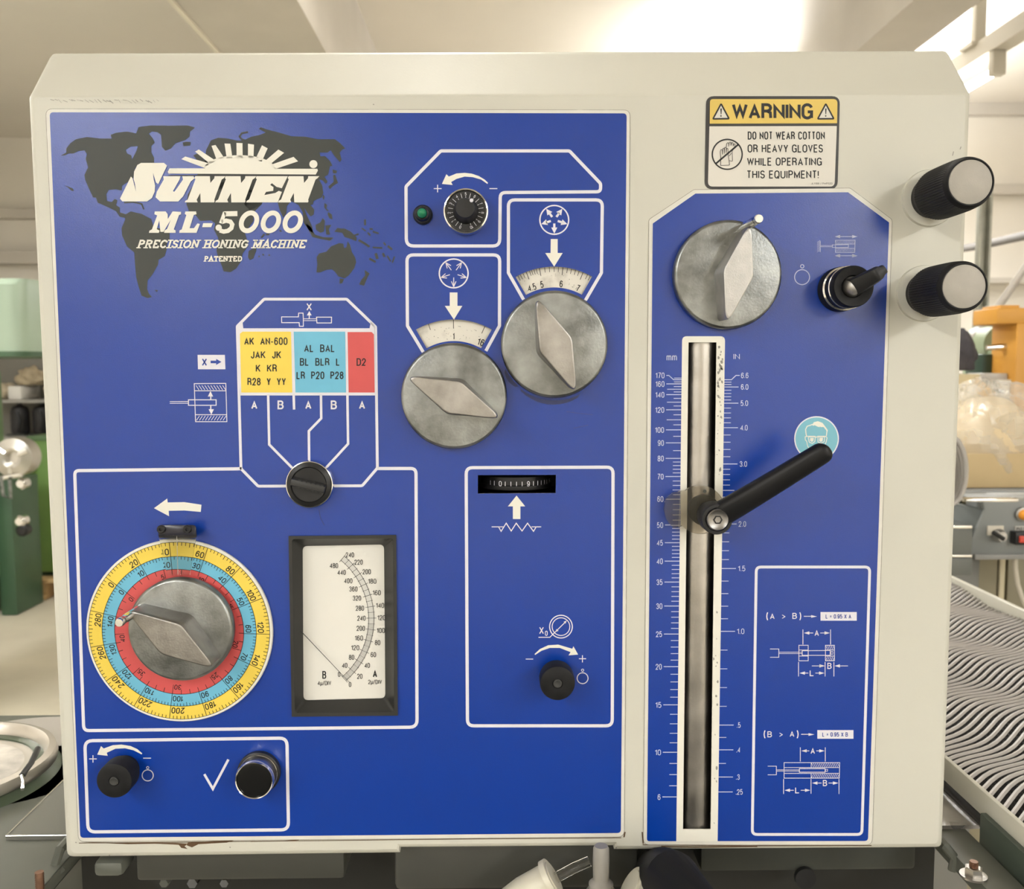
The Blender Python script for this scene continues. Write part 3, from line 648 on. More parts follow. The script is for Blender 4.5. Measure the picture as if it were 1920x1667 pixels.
scale_disc('scale_disc', K1, 103, 143.4, [(109.5, 12, 1.1), (90.3, 17, 1.1), (66, 15, 1.2)], [('1', *q(506,322), 13, 3, 0), ('16', *q(738,373), 13.5, 13, 18)], 'stained white scale reading 1 and 16')

# ---- large colour dial
DC = (339.5, 1181.5); DOFF = .0035
rim = MB().lathe(P(*DC, 0), [(.0635, 0), (.0640, .001), (.0640, .0028), (.0635, DOFF), (.0, DOFF)], 96).build('colour_dial', M_cream, mc, label='round dial with yellow, blue and red rings of numbers')
# centre in metric space
dcen = P(*DC, 0)
def DM(r, a, off):   # metric polar
    return Vector((dcen.x+r*math.cos(math.radians(a)), -off, dcen.z+r*math.sin(math.radians(a))))
def ring(r0, r1, off, n=96):
    m = MB(); vs = [DM(r0, 360*k/n, off) for k in range(n)]+[DM(r1, 360*k/n, off) for k in range(n)]
    return m.add(vs, [(k, n+k, n+(k+1) % n, (k+1) % n) for k in range(n)])
u = .0640/177
ring(146*u, 171.5*u, DOFF+.0001).build('yellow_ring', M_yel, rim, smooth=0)
ring(122.5*u, 146*u, DOFF+.0001).build('cyan_ring', M_cyan, rim, smooth=0)
ring(80*u, 122.5*u, DOFF+.0001).build('red_ring', M_red, rim, smooth=0)
m = flat()
m.add(ring(145.6*u, 146.6*u, DOFF+.00022).v, ring(145.6*u, 146.6*u, 0).f); m.add(ring(122*u, 123*u, DOFF+.00022).v, ring(122*u, 123*u, 0).f); m.add(ring(171.2*u, 172*u, DOFF+.00022).v, ring(171.2*u, 172*u, 0).f)
def dmap(ang):
    # local text frame: x tangential (clockwise), y down = towards the centre
    def f(x, y, off):
        r = (-y)*u; a = ang-math.degrees(x/(-y)) ; return DM(r, a, off)
    return f
def dtick(a, r1, r0, wd):
    mp = dmap(a); m.stroke([(0, -r1), (0, -r0)], wd, DOFF+.00022, mp=mp)
for k in range(150):
    a = 141.8-k*2.4; dtick(a, 171.5, 171.5-(25.5 if k % 10 == 0 else 8 if k % 5 == 0 else 6), 1.1)
for k in range(15):
    m.text(str(k*20), -2.2, -155, 12, None, DOFF+.00022, mp=dmap(141.8-k*24), kx=.62, align='r', bold=.02)
for k in range(150):
    a = 141.8-k*2.4; dtick(a, 146, 146-(23 if k % 10 == 0 else 7.5 if k % 5 == 0 else 5.5), 1.0)
for k in range(15):
    m.text(str(k*10), -2.2, -131.5, 11, None, DOFF+.00022, mp=dmap(141.8-k*24), kx=.62, align='r', bold=.02)
for k in range(45):
    a = 142-k*8; dtick(a, 122.5, 122.5-(18 if k % 5 == 0 else 9), 1.0)
for k in range(9):
    m.text(str(k*5), -2.2, -109, 10, None, DOFF+.00022, mp=dmap(142-k*40), kx=.62, align='r', bold=.015)
m.build('dial_marking', M_black, rim, smooth=0)

# ---- rotary knobs
def rotary_knob(cx, cy, Rp, tipA, tipB, wd, lab, off0=.001, pin=None, offf=.009, gh=.020, ribw=1.0, Mgrip=None):
    """cx,cy: centre of the disc face in the photo; Rp its radius (px); tips of the grip (px, on its top face)"""
    c = P(cx, cy, offf); base = Vector((c.x, 0, c.z)); R = Rp/F*(D-offf)
    t = MB().lathe(base, [(R*.93, off0), (R, off0+.001), (R, offf-.002), (R*.985, offf-.0008), (R*.95, offf), (R*.94, offf+.00005), (R*.5, offf+.0006), (0, offf+.0008)], 96)
    k = t.build('rotary_knob', M_alu, mc, label=lab)
    a = P(*tipA, offf+gh); b = P(*tipB, offf+gh); mid = (a+b)/2; d = (b-a); L = d.length/2; d.normalize(); nrm = Vector((-d.z, 0, d.x))
    def ring(y, Lk, wk, t=.003):
        pts = []
        for sx, sy in [(-1, 0), (0, 1), (1, 0), (0, -1)]:
            pts.append((sx*Lk, sy*wk))
        q = rnd(pts, [t, .010, t, .010], 5)
        return [Vector((mid.x, -y, mid.z))+d*x+nrm*z for x, z in q]
    W2 = wd/2
    # keep the grip's foot within the disc
    rings = [ring(offf-.003, L*.985, W2*1.22), ring(offf+.002, L*.985, W2*1.16), ring(offf+gh-.004, L*1.0, W2*1.06), ring(offf+gh-.0015, L*.998, W2*1.04), ring(offf+gh-.0003, L*.985, W2*1.0), ring(offf+gh, L*.95, W2*.93), ring(offf+gh, L*.94, W2*.91)]
    MB().loft(rings).build('grip', Mgrip or mat('grip_aluminium', (.34, .325, .305), .38, 1, var=.30, vs=60, bump=.12, bs=800), k, smooth=42)
    if pin:
        p0 = P(*pin[0], offf+gh*.2); h = P(*pin[1], offf+gh+.016); p0 = Vector((h.x, -(offf+gh*.2), h.z))
        r = pin[2]/F*(D-offf-gh-.016)
        MB().lathe((h.x, 0, h.z), [(r*1.0, offf-.002), (r*1.0, -h.y-.012), (r*.88, -h.y-.011), (r*.88, -h.y-.004), (r, -h.y-.0035), (r, -h.y-.001), (r*.85, -h.y), (r*.35, -h.y), (0, -h.y)], 28).build('crank_pin', M_chrome, k, label='short bright steel crank pin')
    return k
rotary_knob(851, 743, 99.5, (757, 704), (944, 787), .0225, 'silver knob with its grip tilted, under the scale reading 1')
rotary_knob(1039.5, 646, 100, (1003, 552), (1082, 741), .0225, 'silver knob with steep grip, under the scale reading 5 and 6')
rotary_knob(1365.5, 515, 101, (1409, 411), (1361, 613), .0195, 'silver knob with upright grip and crank pin, above the slider', pin=((1410, 412), (1423.5, 410), 8.6), gh=.022, Mgrip=M_alu2)
rotary_knob(337.5, 1182, 100, (233, 1142), (406, 1256), .024, 'silver knob with crank pin in the centre of the coloured dial', off0=.0065, offf=.014, pin=((246, 1153), (223, 1168), 8.6), gh=.020)

# ---- cursor over the big dial
cb = MB().hexa([P(297, 984, .012), P(368, 984, .012), P(370, 1009, .012), P(296, 1009, .012)], [P(299, 984, .0008), P(366, 984, .0008), P(368, 1007, .0008), P(298, 1007, .0008)])
cur = cb.build('dial_cursor', mat('smoked_block', (.035, .035, .05), .25, trans=.4), mc, bevel=.0018, label='clear plastic cursor over the top of the coloured dial')
MB().hexa([P(297, 1003, .013), P(369, 1003, .013), P(356, 1079, .0095), P(313, 1079, .0095)], [P(297, 1003, .0105), P(369, 1003, .0105), P(356, 1079, .0075), P(313, 1079, .0075)]).build('clear_finger', M_clear, cur, bevel=.0005)
MB().stroke([(331.5, 1006), (333.5, 1076)], 1.0, .0132).build('hairline', M_grime, cur, smooth=0)
for x in (303, 352): MB().lathe(P(x, 992, .0118), [(.0028, 0), (.0028, .0012), (.0022, .0018), (.0011, .0018), (.0011, .0006), (0, .0006)], 20).build('screw', M_rubber, cur)

# ---- gain dial with chrome ring
c0 = P(873.4, 395.6, .009); bs = Vector((c0.x, 0, c0.z)); u1 = (D-.009)/F
gd = MB().lathe(bs, [(41*u1, .001), (42*u1, .002), (42*u1, .0075), (41*u1, .009), (38.5*u1, .0094), (37*u1, .0088), (36.5*u1, .0080), (0, .0080)], 72).build('vernier_dial', M_chrome, mc, label='black dial in a chrome ring beside the green lamp')
MB().lathe(bs, [(36.3*u1, .0079), (36.3*u1, .0085), (0, .0086)], 64).build('dial_face', M_rubber, gd)
def gm(x, y, off): return Vector((c0.x+x*u1, -off, c0.z-y*u1))
m = flat()
for k in range(21):
    a = math.radians(250-k*16); r1 = 33 if k % 2 else 27; 
    m.stroke([(20*math.cos(a), -20*math.sin(a)), (r1*math.cos(a), -r1*math.sin(a))], .8, .0088, mp=gm)
for k in range(11):
    a = 250-k*32; r = 31; m.text(str(k), r*math.cos(math.radians(a)), -r*math.sin(math.radians(a)), 5.5, None, .0088, rot=90-a, mp=gm, bold=0)
m.build('dial_marking', M_white, gd, smooth=0)
MB().lathe(bs, [(24*u1, .0084), (21*u1, .011), (18.5*u1, .020), (17*u1, .0215), (0, .0218)], 48).build('dial_hub', M_rubber, gd)
cdot = P(881, 374, .0222)
MB().lathe((bs.x+.0042, 0, bs.z+.0046), [(.0012, .0205), (.0012, .0222), (0, .0222)], 16).build('index_dot', M_white, gd)
# ---- green lamp
c0 = P(792.5, 402, .004); bs = Vector((c0.x, 0, c0.z)); u1 = (D-.004)/F
gl = MB().lathe(bs, [(18*u1, .001), (18*u1, .003), (15*u1, .0045), (14*u1, .0045), (12*u1, .009), (9.6*u1, .0095), (9*u1, .008), (0, .008)], 40).build('indicator_lamp', M_rubber, mc, label='small green indicator lamp in a black collar')
MB().lathe(bs, [(9*u1, .008), (8.8*u1, .0105), (6.5*u1, .0125), (3*u1, .0135), (0, .0137)], 32).build('green_lens', M_green_led, gl)
# ---- rotary selector below the chart
c0 = P(580, 908.5, .007); bs = Vector((c0.x, 0, c0.z)); u1 = (D-.007)/F
sw = MB().lathe(bs, [(45*u1, .001), (45.4*u1, .002), (45.4*u1, .006), (44*u1, .0072), (42.6*u1, .0074), (42*u1, .0066), (0, .0066)], 64).build('selector_switch', M_chrome, mc, label='black selector switch in a chrome rim under the colour chart')
MB().lathe(bs, [(42*u1, .0064), (41.5*u1, .0082), (34*u1, .0094), (32*u1, .0084), (0, .0080)], 64).build('switch_face', M_rubber, sw)
a = math.radians(-14); dv = Vector((math.cos(a), 0, math.sin(a))); nv = Vector((-dv.z, 0, dv.x))
def bar(bs, dv, nv, x0, x1, w0, w1, y0, y1, zc=0):
    f = [bs+dv*x0+nv*(w1+zc)+Vector((0, -y1, 0)), bs+dv*x1+nv*(w1+zc)+Vector((0, -y1, 0)), bs+dv*x1+nv*(-w1+zc)+Vector((0, -y1, 0)), bs+dv*x0+nv*(-w1+zc)+Vector((0, -y1, 0))]
    b = [bs+dv*x0+nv*(w0+zc)+Vector((0, -y0, 0)), bs+dv*x1+nv*(w0+zc)+Vector((0, -y0, 0)), bs+dv*x1+nv*(-w0+zc)+Vector((0, -y0, 0)), bs+dv*x0+nv*(-w0+zc)+Vector((0, -y0, 0))]
    return f, b
gr = MB(); gr.hexa(*bar(bs, dv, nv, -31*u1, 33*u1, 9*u1, 6*u1, .008, .0150)); gr.build('switch_grip', mat('grip_plastic', (.03, .03, .03), .45), sw, bevel=.0006)
rb = MB()
for k in range(6):
    x = (-18+k*8.5)*u1; rb.hexa(*bar(bs, dv, nv, x, x+5*u1, 8.2*u1, 6.9*u1, .010, .0146))
rb.build('grip_rib', mat('rib_plastic', (.05, .05, .05), .5), sw)

# ---- small black knobs
def small_knob(cx, cy, Rp, off, lab, lip=True):
    c0 = P(cx, cy, off); bs = Vector((c0.x, 0, c0.z)); R = Rp/F*(D-off)
    k = MB().lathe(bs, [(R*.8, .001), (R*.82, off*.3), (R*.98, off*.32), (R, off*.40), (R, off-.002), (R*.97, off-.0005), (R*.90, off), (R*.3, off-.0003), (R*.28, off-.0008), (0, off-.0008)], 56).build('control_knob', M_knurl, mc, label=lab)
    MB().lathe(bs, [(R*.25, off-.001), (R*.24, off+.0004), (R*.2, off+.0006), (R*.12, off+.0003), (0, off+.0003)], 24).build('knob_insert', mat('dark_grey_insert', (.04, .04, .038), .5), k)
small_knob(213.5, 1465, 34.5, .021, 'plain black knob at the lower left corner of the large plate')
small_knob(1045.5, 1282, 34, .021, 'plain black knob under the crossed bore symbol')
# ---- check button
c0 = P(476.3, 1464, .016); bs = Vector((c0.x, 0, c0.z)); u1 = (D-.016)/F
ck = MB().lathe(bs, [(41*u1, .001), (41*u1, .004), (38*u1, .005), (37*u1, .0055), (37*u1, .012), (38*u1, .0135), (38*u1, .0150), (36*u1, .0165), (34.4*u1, .0160), (34*u1, .014), (0, .014)], 64).build('push_button', M_chrome, mc, label='round black push button with a chrome ring beside the tick mark')
MB().lathe(bs, [(42*u1, .0008), (42*u1, .0045), (38.5*u1, .0052), (0, .0052)], 48).build('button_collar', M_rubber, ck)
MB().lathe(bs, [(33.8*u1, .0138), (33.5*u1, .0150), (28*u1, .0152), (0, .0149)], 56).build('button_cap', mat('deep_black', (.004, .004, .004), .25), ck)

# ---- meter
fo = METER; fi = [(547, 1011), (737, 1009.5), (739, 1335), (553, 1337)]; bi = rnd([(567.5, 1024), (720, 1021), (722.5, 1309), (569, 1313)], 9, 5)
bz = MB()
out = [P(x, y, .0022) for x, y in fo]; outb = [P(x, y, -.001) for x, y in fo]; inn = [P(x, y, .0022) for x, y in fi]
bz.add(out+inn, [(i, (i+1) % 4, 4+(i+1) % 4, 4+i) for i in range(4)]); bz.add(out+outb, [(i, (i+1) % 4, 4+(i+1) % 4, 4+i) for i in range(4)])
inr = rnd(fi, 6, 5); N = len(inr)
l0 = [P(x, y, .0022) for x, y in inr]; l1 = [P(x, y, .0005) for x, y in inr]; l2 = [P(x, y, -.0085) for x, y in bi]
bz.fill(rnd(fo, 1, 1), .00215, [inr]); bz.v = bz.v[:]; 
bz.add(l0+l1+l2, [(i, (i+1) % N, N+(i+1) % N, N+i) for i in range(N)]+[(N+i, N+(i+1) % N, 2*N+(i+1) % N, 2*N+i) for i in range(N)])
meter = bz.build('panel_meter', M_bezel, mc, label='upright black framed meter with white dial and needle')
MO = -.0088
MB().fill([(555, 1010), (735, 1010), (735, 1325), (555, 1325)], MO-.0002).build('meter_card', M_paper, meter, smooth=0)
m = flat(); q = lambda x, y: cG([(x, y)])[0]; MC = (118, 754)
def ga(r, a): return q(MC[0]+r*math.cos(math.radians(a)), MC[1]-r*math.sin(math.radians(a)))
g = flat(); pa = [ga(637, -49+99.5*i/40) for i in range(41)]; pb = [ga(596, -49+99.5*i/40) for i in range(41)]
g2 = flat(); g2.fill(pa+pb[::-1], MO); g2.build('scale_band', mat('pale_grey_print', (.64, .63, .59), .5), meter, smooth=0)
m.stroke(pa, .8, MO+.0001); m.stroke(pb, .8, MO+.0001)
for k in range(0, 121):
    a = -49+k*99.5/120
    if k % 10 == 0: m.stroke([ga(578, a), ga(655, a)], .8, MO+.0001)
    elif k % 5 == 0: m.stroke([ga(590, a), ga(645, a)], .6, MO+.0001)
    elif k < 56: m.stroke([ga(596, a), ga(637, a)], .32, MO+.0001)
for t, x, y in [('240',567,252),('220',635,309),('200',698,384),('180',741,458),('160',776,548),('140',802,647),('120',813,743),('100',808,843),('80',783,938),('60',750,1032),('40',702,1116),('20',644,1201),('0',568,1265),
                ('480',442,336),('440',502,389),('400',554,455),('360',594,519),('320',622,590),('280',645,669),('240',657,747),('200',652,826),('160',637,902),('120',608,978),('80',580,1053),('40',526,1116),('0',483,1186)]:
    m.text(t, *q(x, y), 9.6, {3: 15.5, 2: 10, 1: 4.4}[len(t)], MO+.0001, bold=.0)
m.text('A', *q(763,1180), 14.5, 8, MO+.0001, bold=.02); m.text('B', *q(367,1190), 14.5, 7.5, MO+.0001, bold=.02)
m.text('2µ/DIV', *q(763,1245), 8.2, 25.5, MO+.0001, bold=0); m.text('4µ/DIV', *q(367,1254), 8.2, 25.5, MO+.0001, bold=0)
m.build('meter_marking', M_black, meter, smooth=0)
n0 = P(*q(90, 748), MO+.0030); n1 = P(*q(562, 1247), MO+.0030)
MB().tube([n0, n1], [.00030, .00016], 6).build('needle', M_black, meter)

# ---- thumbwheel
TR = .0262; tcx = P(968, 905, 0).x; tz = P(968, 893).z; tz2 = P(968, 922).z
def thumb_map(x, y, off):
    p = P(x, y, 0); dx = p.x-tcx; yy = .0025+TR*.94-math.sqrt(max(1e-6, (TR*.94)**2-dx*dx)); return Vector((p.x, yy-.0003, p.z-.001))
hz = tz-tz2
tw = MB().lathe((tcx, .0020+TR, tz2), [(TR*.8, hz*.02), (TR*.98, hz*.04), (TR, hz*.12), (TR, hz*.30), (TR*.94, hz*.36), (TR*.94, hz*.86), (TR*.90, hz*.92), (0, hz*.92)], 72, axis='Z', ripple=((TR,), .02)).build('thumbwheel', M_rubber, mc, label='black numbered thumbwheel behind a narrow slot')
m = flat(); q = lambda x, y: cI([(x, y)])[0]
for x, t in [(282, '0'), (452, '9'), (588, '8')]: m.text(t, *q(x, 147), 10, 5.4 if x < 580 else 3.6, 0, mp=thumb_map, bold=0)
for x in (222, 246, 312, 346, 380, 414, 483, 510, 532, 552, 568): m.stroke([q(x, 133), q(x, 160)], 1.1 if 240 < x < 520 else .8, 0, mp=thumb_map)
m.build('wheel_marking', M_white, tw, smooth=0)
tb = MB(); lx, rx = P(896, 908).x, P(1042, 908).x
tb.box(lx-.003, rx+.003, .060, .062, tz2-.004, tz+.004); tb.build('wheel_well', M_black, tw)

# ---- slider : rod, pointer, lever
rx0, rx1 = P(1287, 700).x, P(1350, 700).x
rcx = (P(1319, 642).x+P(1307, 1555).x)/2
MB().lathe((rcx+.0004, .0150, P(1310, 1570).z), [(.0130, 0), (.0130, P(1310, 630).z-P(1310, 1570).z)], 48, axis='Z').build('guide_bar', M_steel, mc, label='oily round steel bar behind the slider slot')
sl_c = P(1313.5, 955, .006)
disc = MB()
wing = [(1248, 962), (1246, 938), (1262, 925), (1280, 918)]
pts = arc(1313.5, 956, 45.5, 128, -138, 36)+[(1262, 990), (1250, 975), (1245, 955), (1248, 937), (1262, 924)]
f_ = MB(); f_.slab(pts, .0085, .0050)
sp = f_.build('slide_pointer', M_smoke, mc, smooth=35, label='oil stained clear plastic pointer on the slider')
ctr = P(1318, 955, 0)
MB().lathe((ctr.x, 0, ctr.z), [(.0105, -.004), (.0105, .0048), (0, .0048)], 40).build('slide_block', M_dark, sp)
MB().lathe(P(1321, 921, .0087), [(.0012, 0), (.0012, .0008), (0, .0008)], 12).build('rivet', M_dark, sp)
g = flat(); g.stroke([(1276, 921), (1273, 990)], .9, .0087); g.build('index_line', M_grime, sp, smooth=0)
# lever
hc = P(1344.7, 973.8, .030); hb = Vector((hc.x, 0, hc.z))
lv = MB().lathe(hb, [(.0090, .0086), (.0092, .012), (.0104, .016), (.0104, .029), (.0098, .0305), (.0080, .0306), (.0078, .029), (0, .029)], 48).build('clamp_lever', M_rubber, mc, label='long black clamp lever on the slider')
tip = P(1541, 850, .050)
pth = []; rr = []
a0 = Vector((hb.x, -.0225, hb.z))
for i in range(15):
    k = i/14; p = a0.lerp(tip, k); p.y = -.0225-(.0275)*(k**.8); pth.append(p); rr.append(.0084*(1-k)+.0068*k)
dirv = (pth[-1]-pth[-2]).normalized(); rr[-1] = .0068
for q_ in (.35, .6, .8, .93, .99): pth.append(pth[14]+dirv*(.0058*q_)); rr.append(.0068*math.sqrt(1-q_*q_))
am = MB(); rings = []
for p, r in zip(pth, rr):
    t = dirv; nn = Vector((-(tip-a0).z, 0, (tip-a0).x)).normalized()
    prof = [(1, .15), (.8, .62), (.45, .8), (-.45, .8), (-.8, .62), (-1, .15), (-1, -.35), (-.7, -.7), (.7, -.7), (1, -.35)]
    rings.append([p+nn*(a*r)+Vector((0, -b*r*.95, 0)) for a, b in prof])
am.loft(rings).build('lever_arm', mat('lever_plastic', (.007, .007, .008), .45, spec=.35), lv, smooth=50)
sc = MB().lathe(hb, [(.0072, .0285), (.0072, .0320), (.0066, .0328), (.0060, .0324), (.0034, .0318), (0, .0318)], 40).build('cap_screw', mat('screw_steel', (.30, .29, .28), .35, 1), lv)
hx = MB().lathe(hb, [(.0030, .0317), (.0030, .0324), (.0022, .0325), (.0022, .0317), (0, .0317)], 6); hx.build('hex_socket', M_black, lv, smooth=0)

# ---- slider scale print
m = flat()
def xl(y): return 1279-(y-631)*.01163
def xr(y): return 1359.2-(y-631)*.0145
mmv = [(170, 712), (160, 719.8), (140, 740), (120, 768.4), (100, 806), (90, 830.4), (80, 859.5), (70, 893.5), (60, 935.5), (50, 984.4), (45, 1017.6), (40, 1052.2), (35, 1091.4), (30, 1136.4), (25, 1188.9), (20, 1250), (15, 1321.6), (10, 1410.6), (6, 1494.3)]
sub = {160: 2, 140: 4, 120: 4, 100: 4, 90: 2, 80: 2, 70: 5, 60: 5, 50: 5, 45: 5, 40: 5, 35: 5, 30: 5, 25: 5, 20: 5, 15: 5, 10: 5, 6: 4}
OT = O2
for i, (v, y) in enumerate(mmv):
    if v == 170:
        m.stroke([(xl(y), 712), (1263, 712), (1254, 704), (1249.5, 704)], 1.5, OT); m.stroke([(xl(y), 709), (1264, 709)], 1.3, OT)
    else: m.stroke([(xl(y), y), (1249.5-(y-720)*.0097, y)], 1.5, OT)
    m.text(str(v), 1246-(y-704)*.0095, 704 if v == 170 else y+.3, 11, {3: 17, 2: 11.5, 1: 5.5}[len(str(v))], OT, align='r', bold=.005)
    if i:
        v0, y0 = mmv[i-1]; k = sub[v]
        for j in range(1, k):
            yy = y0+(y-y0)*j/k; ln = (k == 4 and j == 2 and v >= 100)
            m.stroke([(xl(yy), yy), (xl(yy)-(27 if ln else 14.5), yy)], 1.3, OT)
for yy in (716.5,): m.stroke([(xl(yy), yy), (xl(yy)-14, yy)], 1.3, OT)
m.text('mm', 1259.5, 669.5, 13.5, 19.5, OT, bold=.0); M_sc = mat('pale_blue_white_print', (.52, .57, .78), .45); m.build('scale_marking', M_sc, panel2, smooth=0, label='millimetre scale'); m = flat()
inv = [('6.6', 712), ('6.0', 725.6), ('5.0', 756), ('4.0', 802), ('3.0', 870), ('2.5', 919.5), ('2.0', 982.5), ('1.5', 1066), ('1.0', 1183.8), ('.5', 1359.6), ('.4', 1406), ('.3', 1457), ('.25', 1485)]
sb2 = {'6.0': 3, '5.0': 5, '4.0': 5, '3.0': 5, '2.5': 5, '2.0': 5, '1.5': 5, '1.0': 5, '.5': 5, '.4': 2, '.3': 2, '.25': 1}
for i, (v, y) in enumerate(inv):
    if v == '6.6': m.stroke([(xr(y), 712), (1371.5, 712), (1380, 704), (1387, 704)], 1.5, OT)
    elif v == '2.5': m.stroke([(xr(y), y), (xr(y)+22, y)], 1.5, OT)
    else: m.stroke([(xr(y), y), (xr(y)+27, y)], 1.5, OT)
    if v != '2.5': m.text(v, 1389.5-(y-704)*.0165+(3 if v[0] == '.' else 0), 704 if v == '6.6' else y, 10.5, {3: 14, 2: 7}[len(v)] if v != '.25' else 13, OT, align='l', bold=.005)
    if i:
        v0, y0 = inv[i-1]; k = sb2[v]
        for j in range(1, k): yy = y0+(y-y0)*j/k; m.stroke([(xr(yy), yy), (xr(yy)+13.5, yy)], 1.3, OT)
m.text('IN', 1381, 668.5, 10.5, 12, OT, bold=.0)
m.build('scale_marking', M_sc, panel2, smooth=0, label='inch scale')
# coupling symbol etc
m = flat(); q = cJ
for y in (398, 536):
    m.stroke(q([(1420,y),(1548,y)]), 1.2, O1); arrowhead(m, *q([(1402,y)])[0], 180, 10, 6, O1); arrowhead(m, *q([(1566,y)])[0], 0, 10, 6, O1)
m.stroke(q([(1407,424),(1548,424),(1546,512),(1407,512)]), 1.0, O1, True)
m.stroke(q([(1407,452),(1548,452)]), .9, O1); m.stroke(q([(1407,482),(1548,482)]), .9, O1)
m.stroke(q([(1385,458),(1500,456),(1500,476),(1385,476)]), 1.0, O1, True); m.stroke(q([(1300,463),(1385,463)]), .8, O1); m.stroke(q([(1300,471),(1385,471)]), .8, O1)
m.stroke(q([(1298,430),(1298,510)]), 1, O1)
for i in range(9): m.stroke(q([(1274, 512-i*9), (1298, 500-i*9)][0:2]) if False else q([(1276, 506-i*9+4), (1298, 494-i*9+4)]), .6, O1)
for i in range(13):
    x = 1409+i*10.5; m.stroke(q([(x,428),(x+11,450)]), .6, O1); m.stroke(q([(x,508),(x+11,485)]), .6, O1)
M_fade = mat('faded_white_print', (.50, .53, .72), .45); m.build('coupling_symbol', M_fade, panel2, smooth=0); m = flat()
m.stroke(circ(*q([(1167,690)])[0], 14, 36), 1.5, O1, True); m.stroke(circ(*q([(1168,612)])[0], 3.2, 18), 1.4, O1, True)
m.build('turn_symbol', M_fade, panel2, smooth=0)
# formula box
m = flat(); q = cN
m.stroke(rnd(q([(85,40),(730,40),(685,1560),(62,1560)]), 9), 5.2, O1, True); m.build('frame_line', M_white, panel2, smooth=0); m = flat()
for base, hl, t0, t1, fl in [((0, 0), (450,296,656,345), 'A', 'B', 'A'), ((-15, 671), (432,967,637,1016), 'B', 'A', 'B')]:
    bx, by = base
    def tt(t, x, y, h=36, wd=None): m.text(t, *q([(x+bx, y+by)])[0], h/3.031, wd/3.031 if wd else None, O1, bold=.02)
    tt('(', 147, 320, 40, 11); tt(t0, 176, 320, 34, 26); tt('>', 240, 322, 26, 20); tt(t1, 303, 318, 34, 26); tt(')', 335, 320, 40, 11)
    m.stroke(q([(355+bx,320+by),(400+bx,320+by)]), 1.4, O1); arrowhead(m, *q([(430+bx,321+by)])[0], 0, 11, 5, O1)
    x0, y0, x1, y1 = hl; m.fill(q([(x0,y0),(x1,y0),(x1,y1),(x0,y1)]), O1); m.build('formula_lettering', M_white, panel2, smooth=0); m = flat()
m2 = flat(); m2.text('L = 0.95 X A', *q([(552,321)])[0], 8.2, 48, O2, bold=.02); m2.build('blue_lettering', M_blue, panel2, smooth=0); m2 = flat(); m2.text('L = 0.95 X B', *q([(533,992)])[0], 8.2, 48, O2, bold=.02)
def seg(pts, w_=1.2): m.stroke(q(pts), w_, O1)
def dim(x0, x1, y, t, inward=False):
    c = (x0+x1)/2
    if inward:
        seg([(x0-75,y),(x0-20,y)]); seg([(x1+80,y),(x1+20,y)]); arrowhead(m, *q([(x0-2,y)])[0], 0, 10, 6, O1); arrowhead(m, *q([(x1+4,y)])[0], 180, 10, 6, O1)
    else:
        seg([(x0+25,y),(c-20,y)]); seg([(c+20,y),(x1-25,y)]); arrowhead(m, *q([(x0+6,y)])[0], 180, 10, 6, O1); arrowhead(m, *q([(x1-4,y)])[0], 0, 10, 6, O1)
    m.text(t, *q([(c,y)])[0], 11.5, 8, O1, bold=.02)
seg([(350,395),(350,480)]); seg([(507,395),(507,480)]); dim(350, 507, 415, 'A')
m.stroke(q([(327,485),(380,485),(380,573),(327,573)]), 1.1, O1, True); m.stroke(q([(478,485),(529,485),(529,573),(478,573)]), 1.1, O1, True)
m.stroke(q([(346,516),(505,514),(505,542),(346,542)]), 1.2, O1, True); seg([(327,512),(380,512)], 1); seg([(327,546),(380,546)], 1); seg([(478,512),(529,512)], 1); seg([(478,546),(529,546)], 1)
seg([(215,524),(346,524)], .9); seg([(215,532),(346,532)], .9); seg([(163,506),(213,506),(213,553),(163,553)], 1.1)
for i in range(5): seg([(480+i*10, 487), (490+i*10, 510)], .8); seg([(480+i*10, 572), (490+i*10, 549)], .8)
seg([(325,580),(325,662)]); seg([(476,580),(476,662)]); seg([(526,580),(526,662)]); dim(325, 476, 643, 'L'); dim(476, 526, 602, 'B', True)
m.stroke(q([(510,520),(520,520),(520,536),(510,536)]), .8, O1, True)
m.build('formula_diagram', M_white, panel2, smooth=0); m = flat()
seg([(335,1065),(335,1145)]); seg([(477,1065),(477,1145)]); dim(335, 477, 1085, 'A')
m.stroke(q([(243,1152),(559,1152),(557,1240),(243,1240)]), 1.1, O1, True); seg([(243,1180),(559,1180)], 1); seg([(243,1213),(559,1213)], 1); seg([(397,1152),(397,1180)], 1); seg([(397,1213),(397,1240)], 1)
m.stroke(q([(330,1186),(476,1186),(476,1206),(330,1206)]), 1.2, O1, True); seg([(200,1193),(330,1193)], .9); seg([(200,1200),(330,1200)], .9); seg([(150,1172),(199,1172),(199,1221),(150,1221)], 1.1)
m.stroke(q([(478,1190),(490,1190),(490,1201),(478,1201)]), .8, O1, True)
for i in range(15): seg([(399+i*10.5, 1154), (411+i*10.5, 1178)], .8); seg([(399+i*10.5, 1238), (411+i*10.5, 1215)], .8)
seg([(240,1245),(240,1330)]); seg([(396,1245),(396,1328)]); seg([(555,1245),(555,1330)]); dim(240, 396, 1309, 'L'); dim(396, 555, 1268, 'B')
m.build('formula_diagram', M_white, panel2, smooth=0); m2.build('blue_lettering', M_blue, panel2, smooth=0)

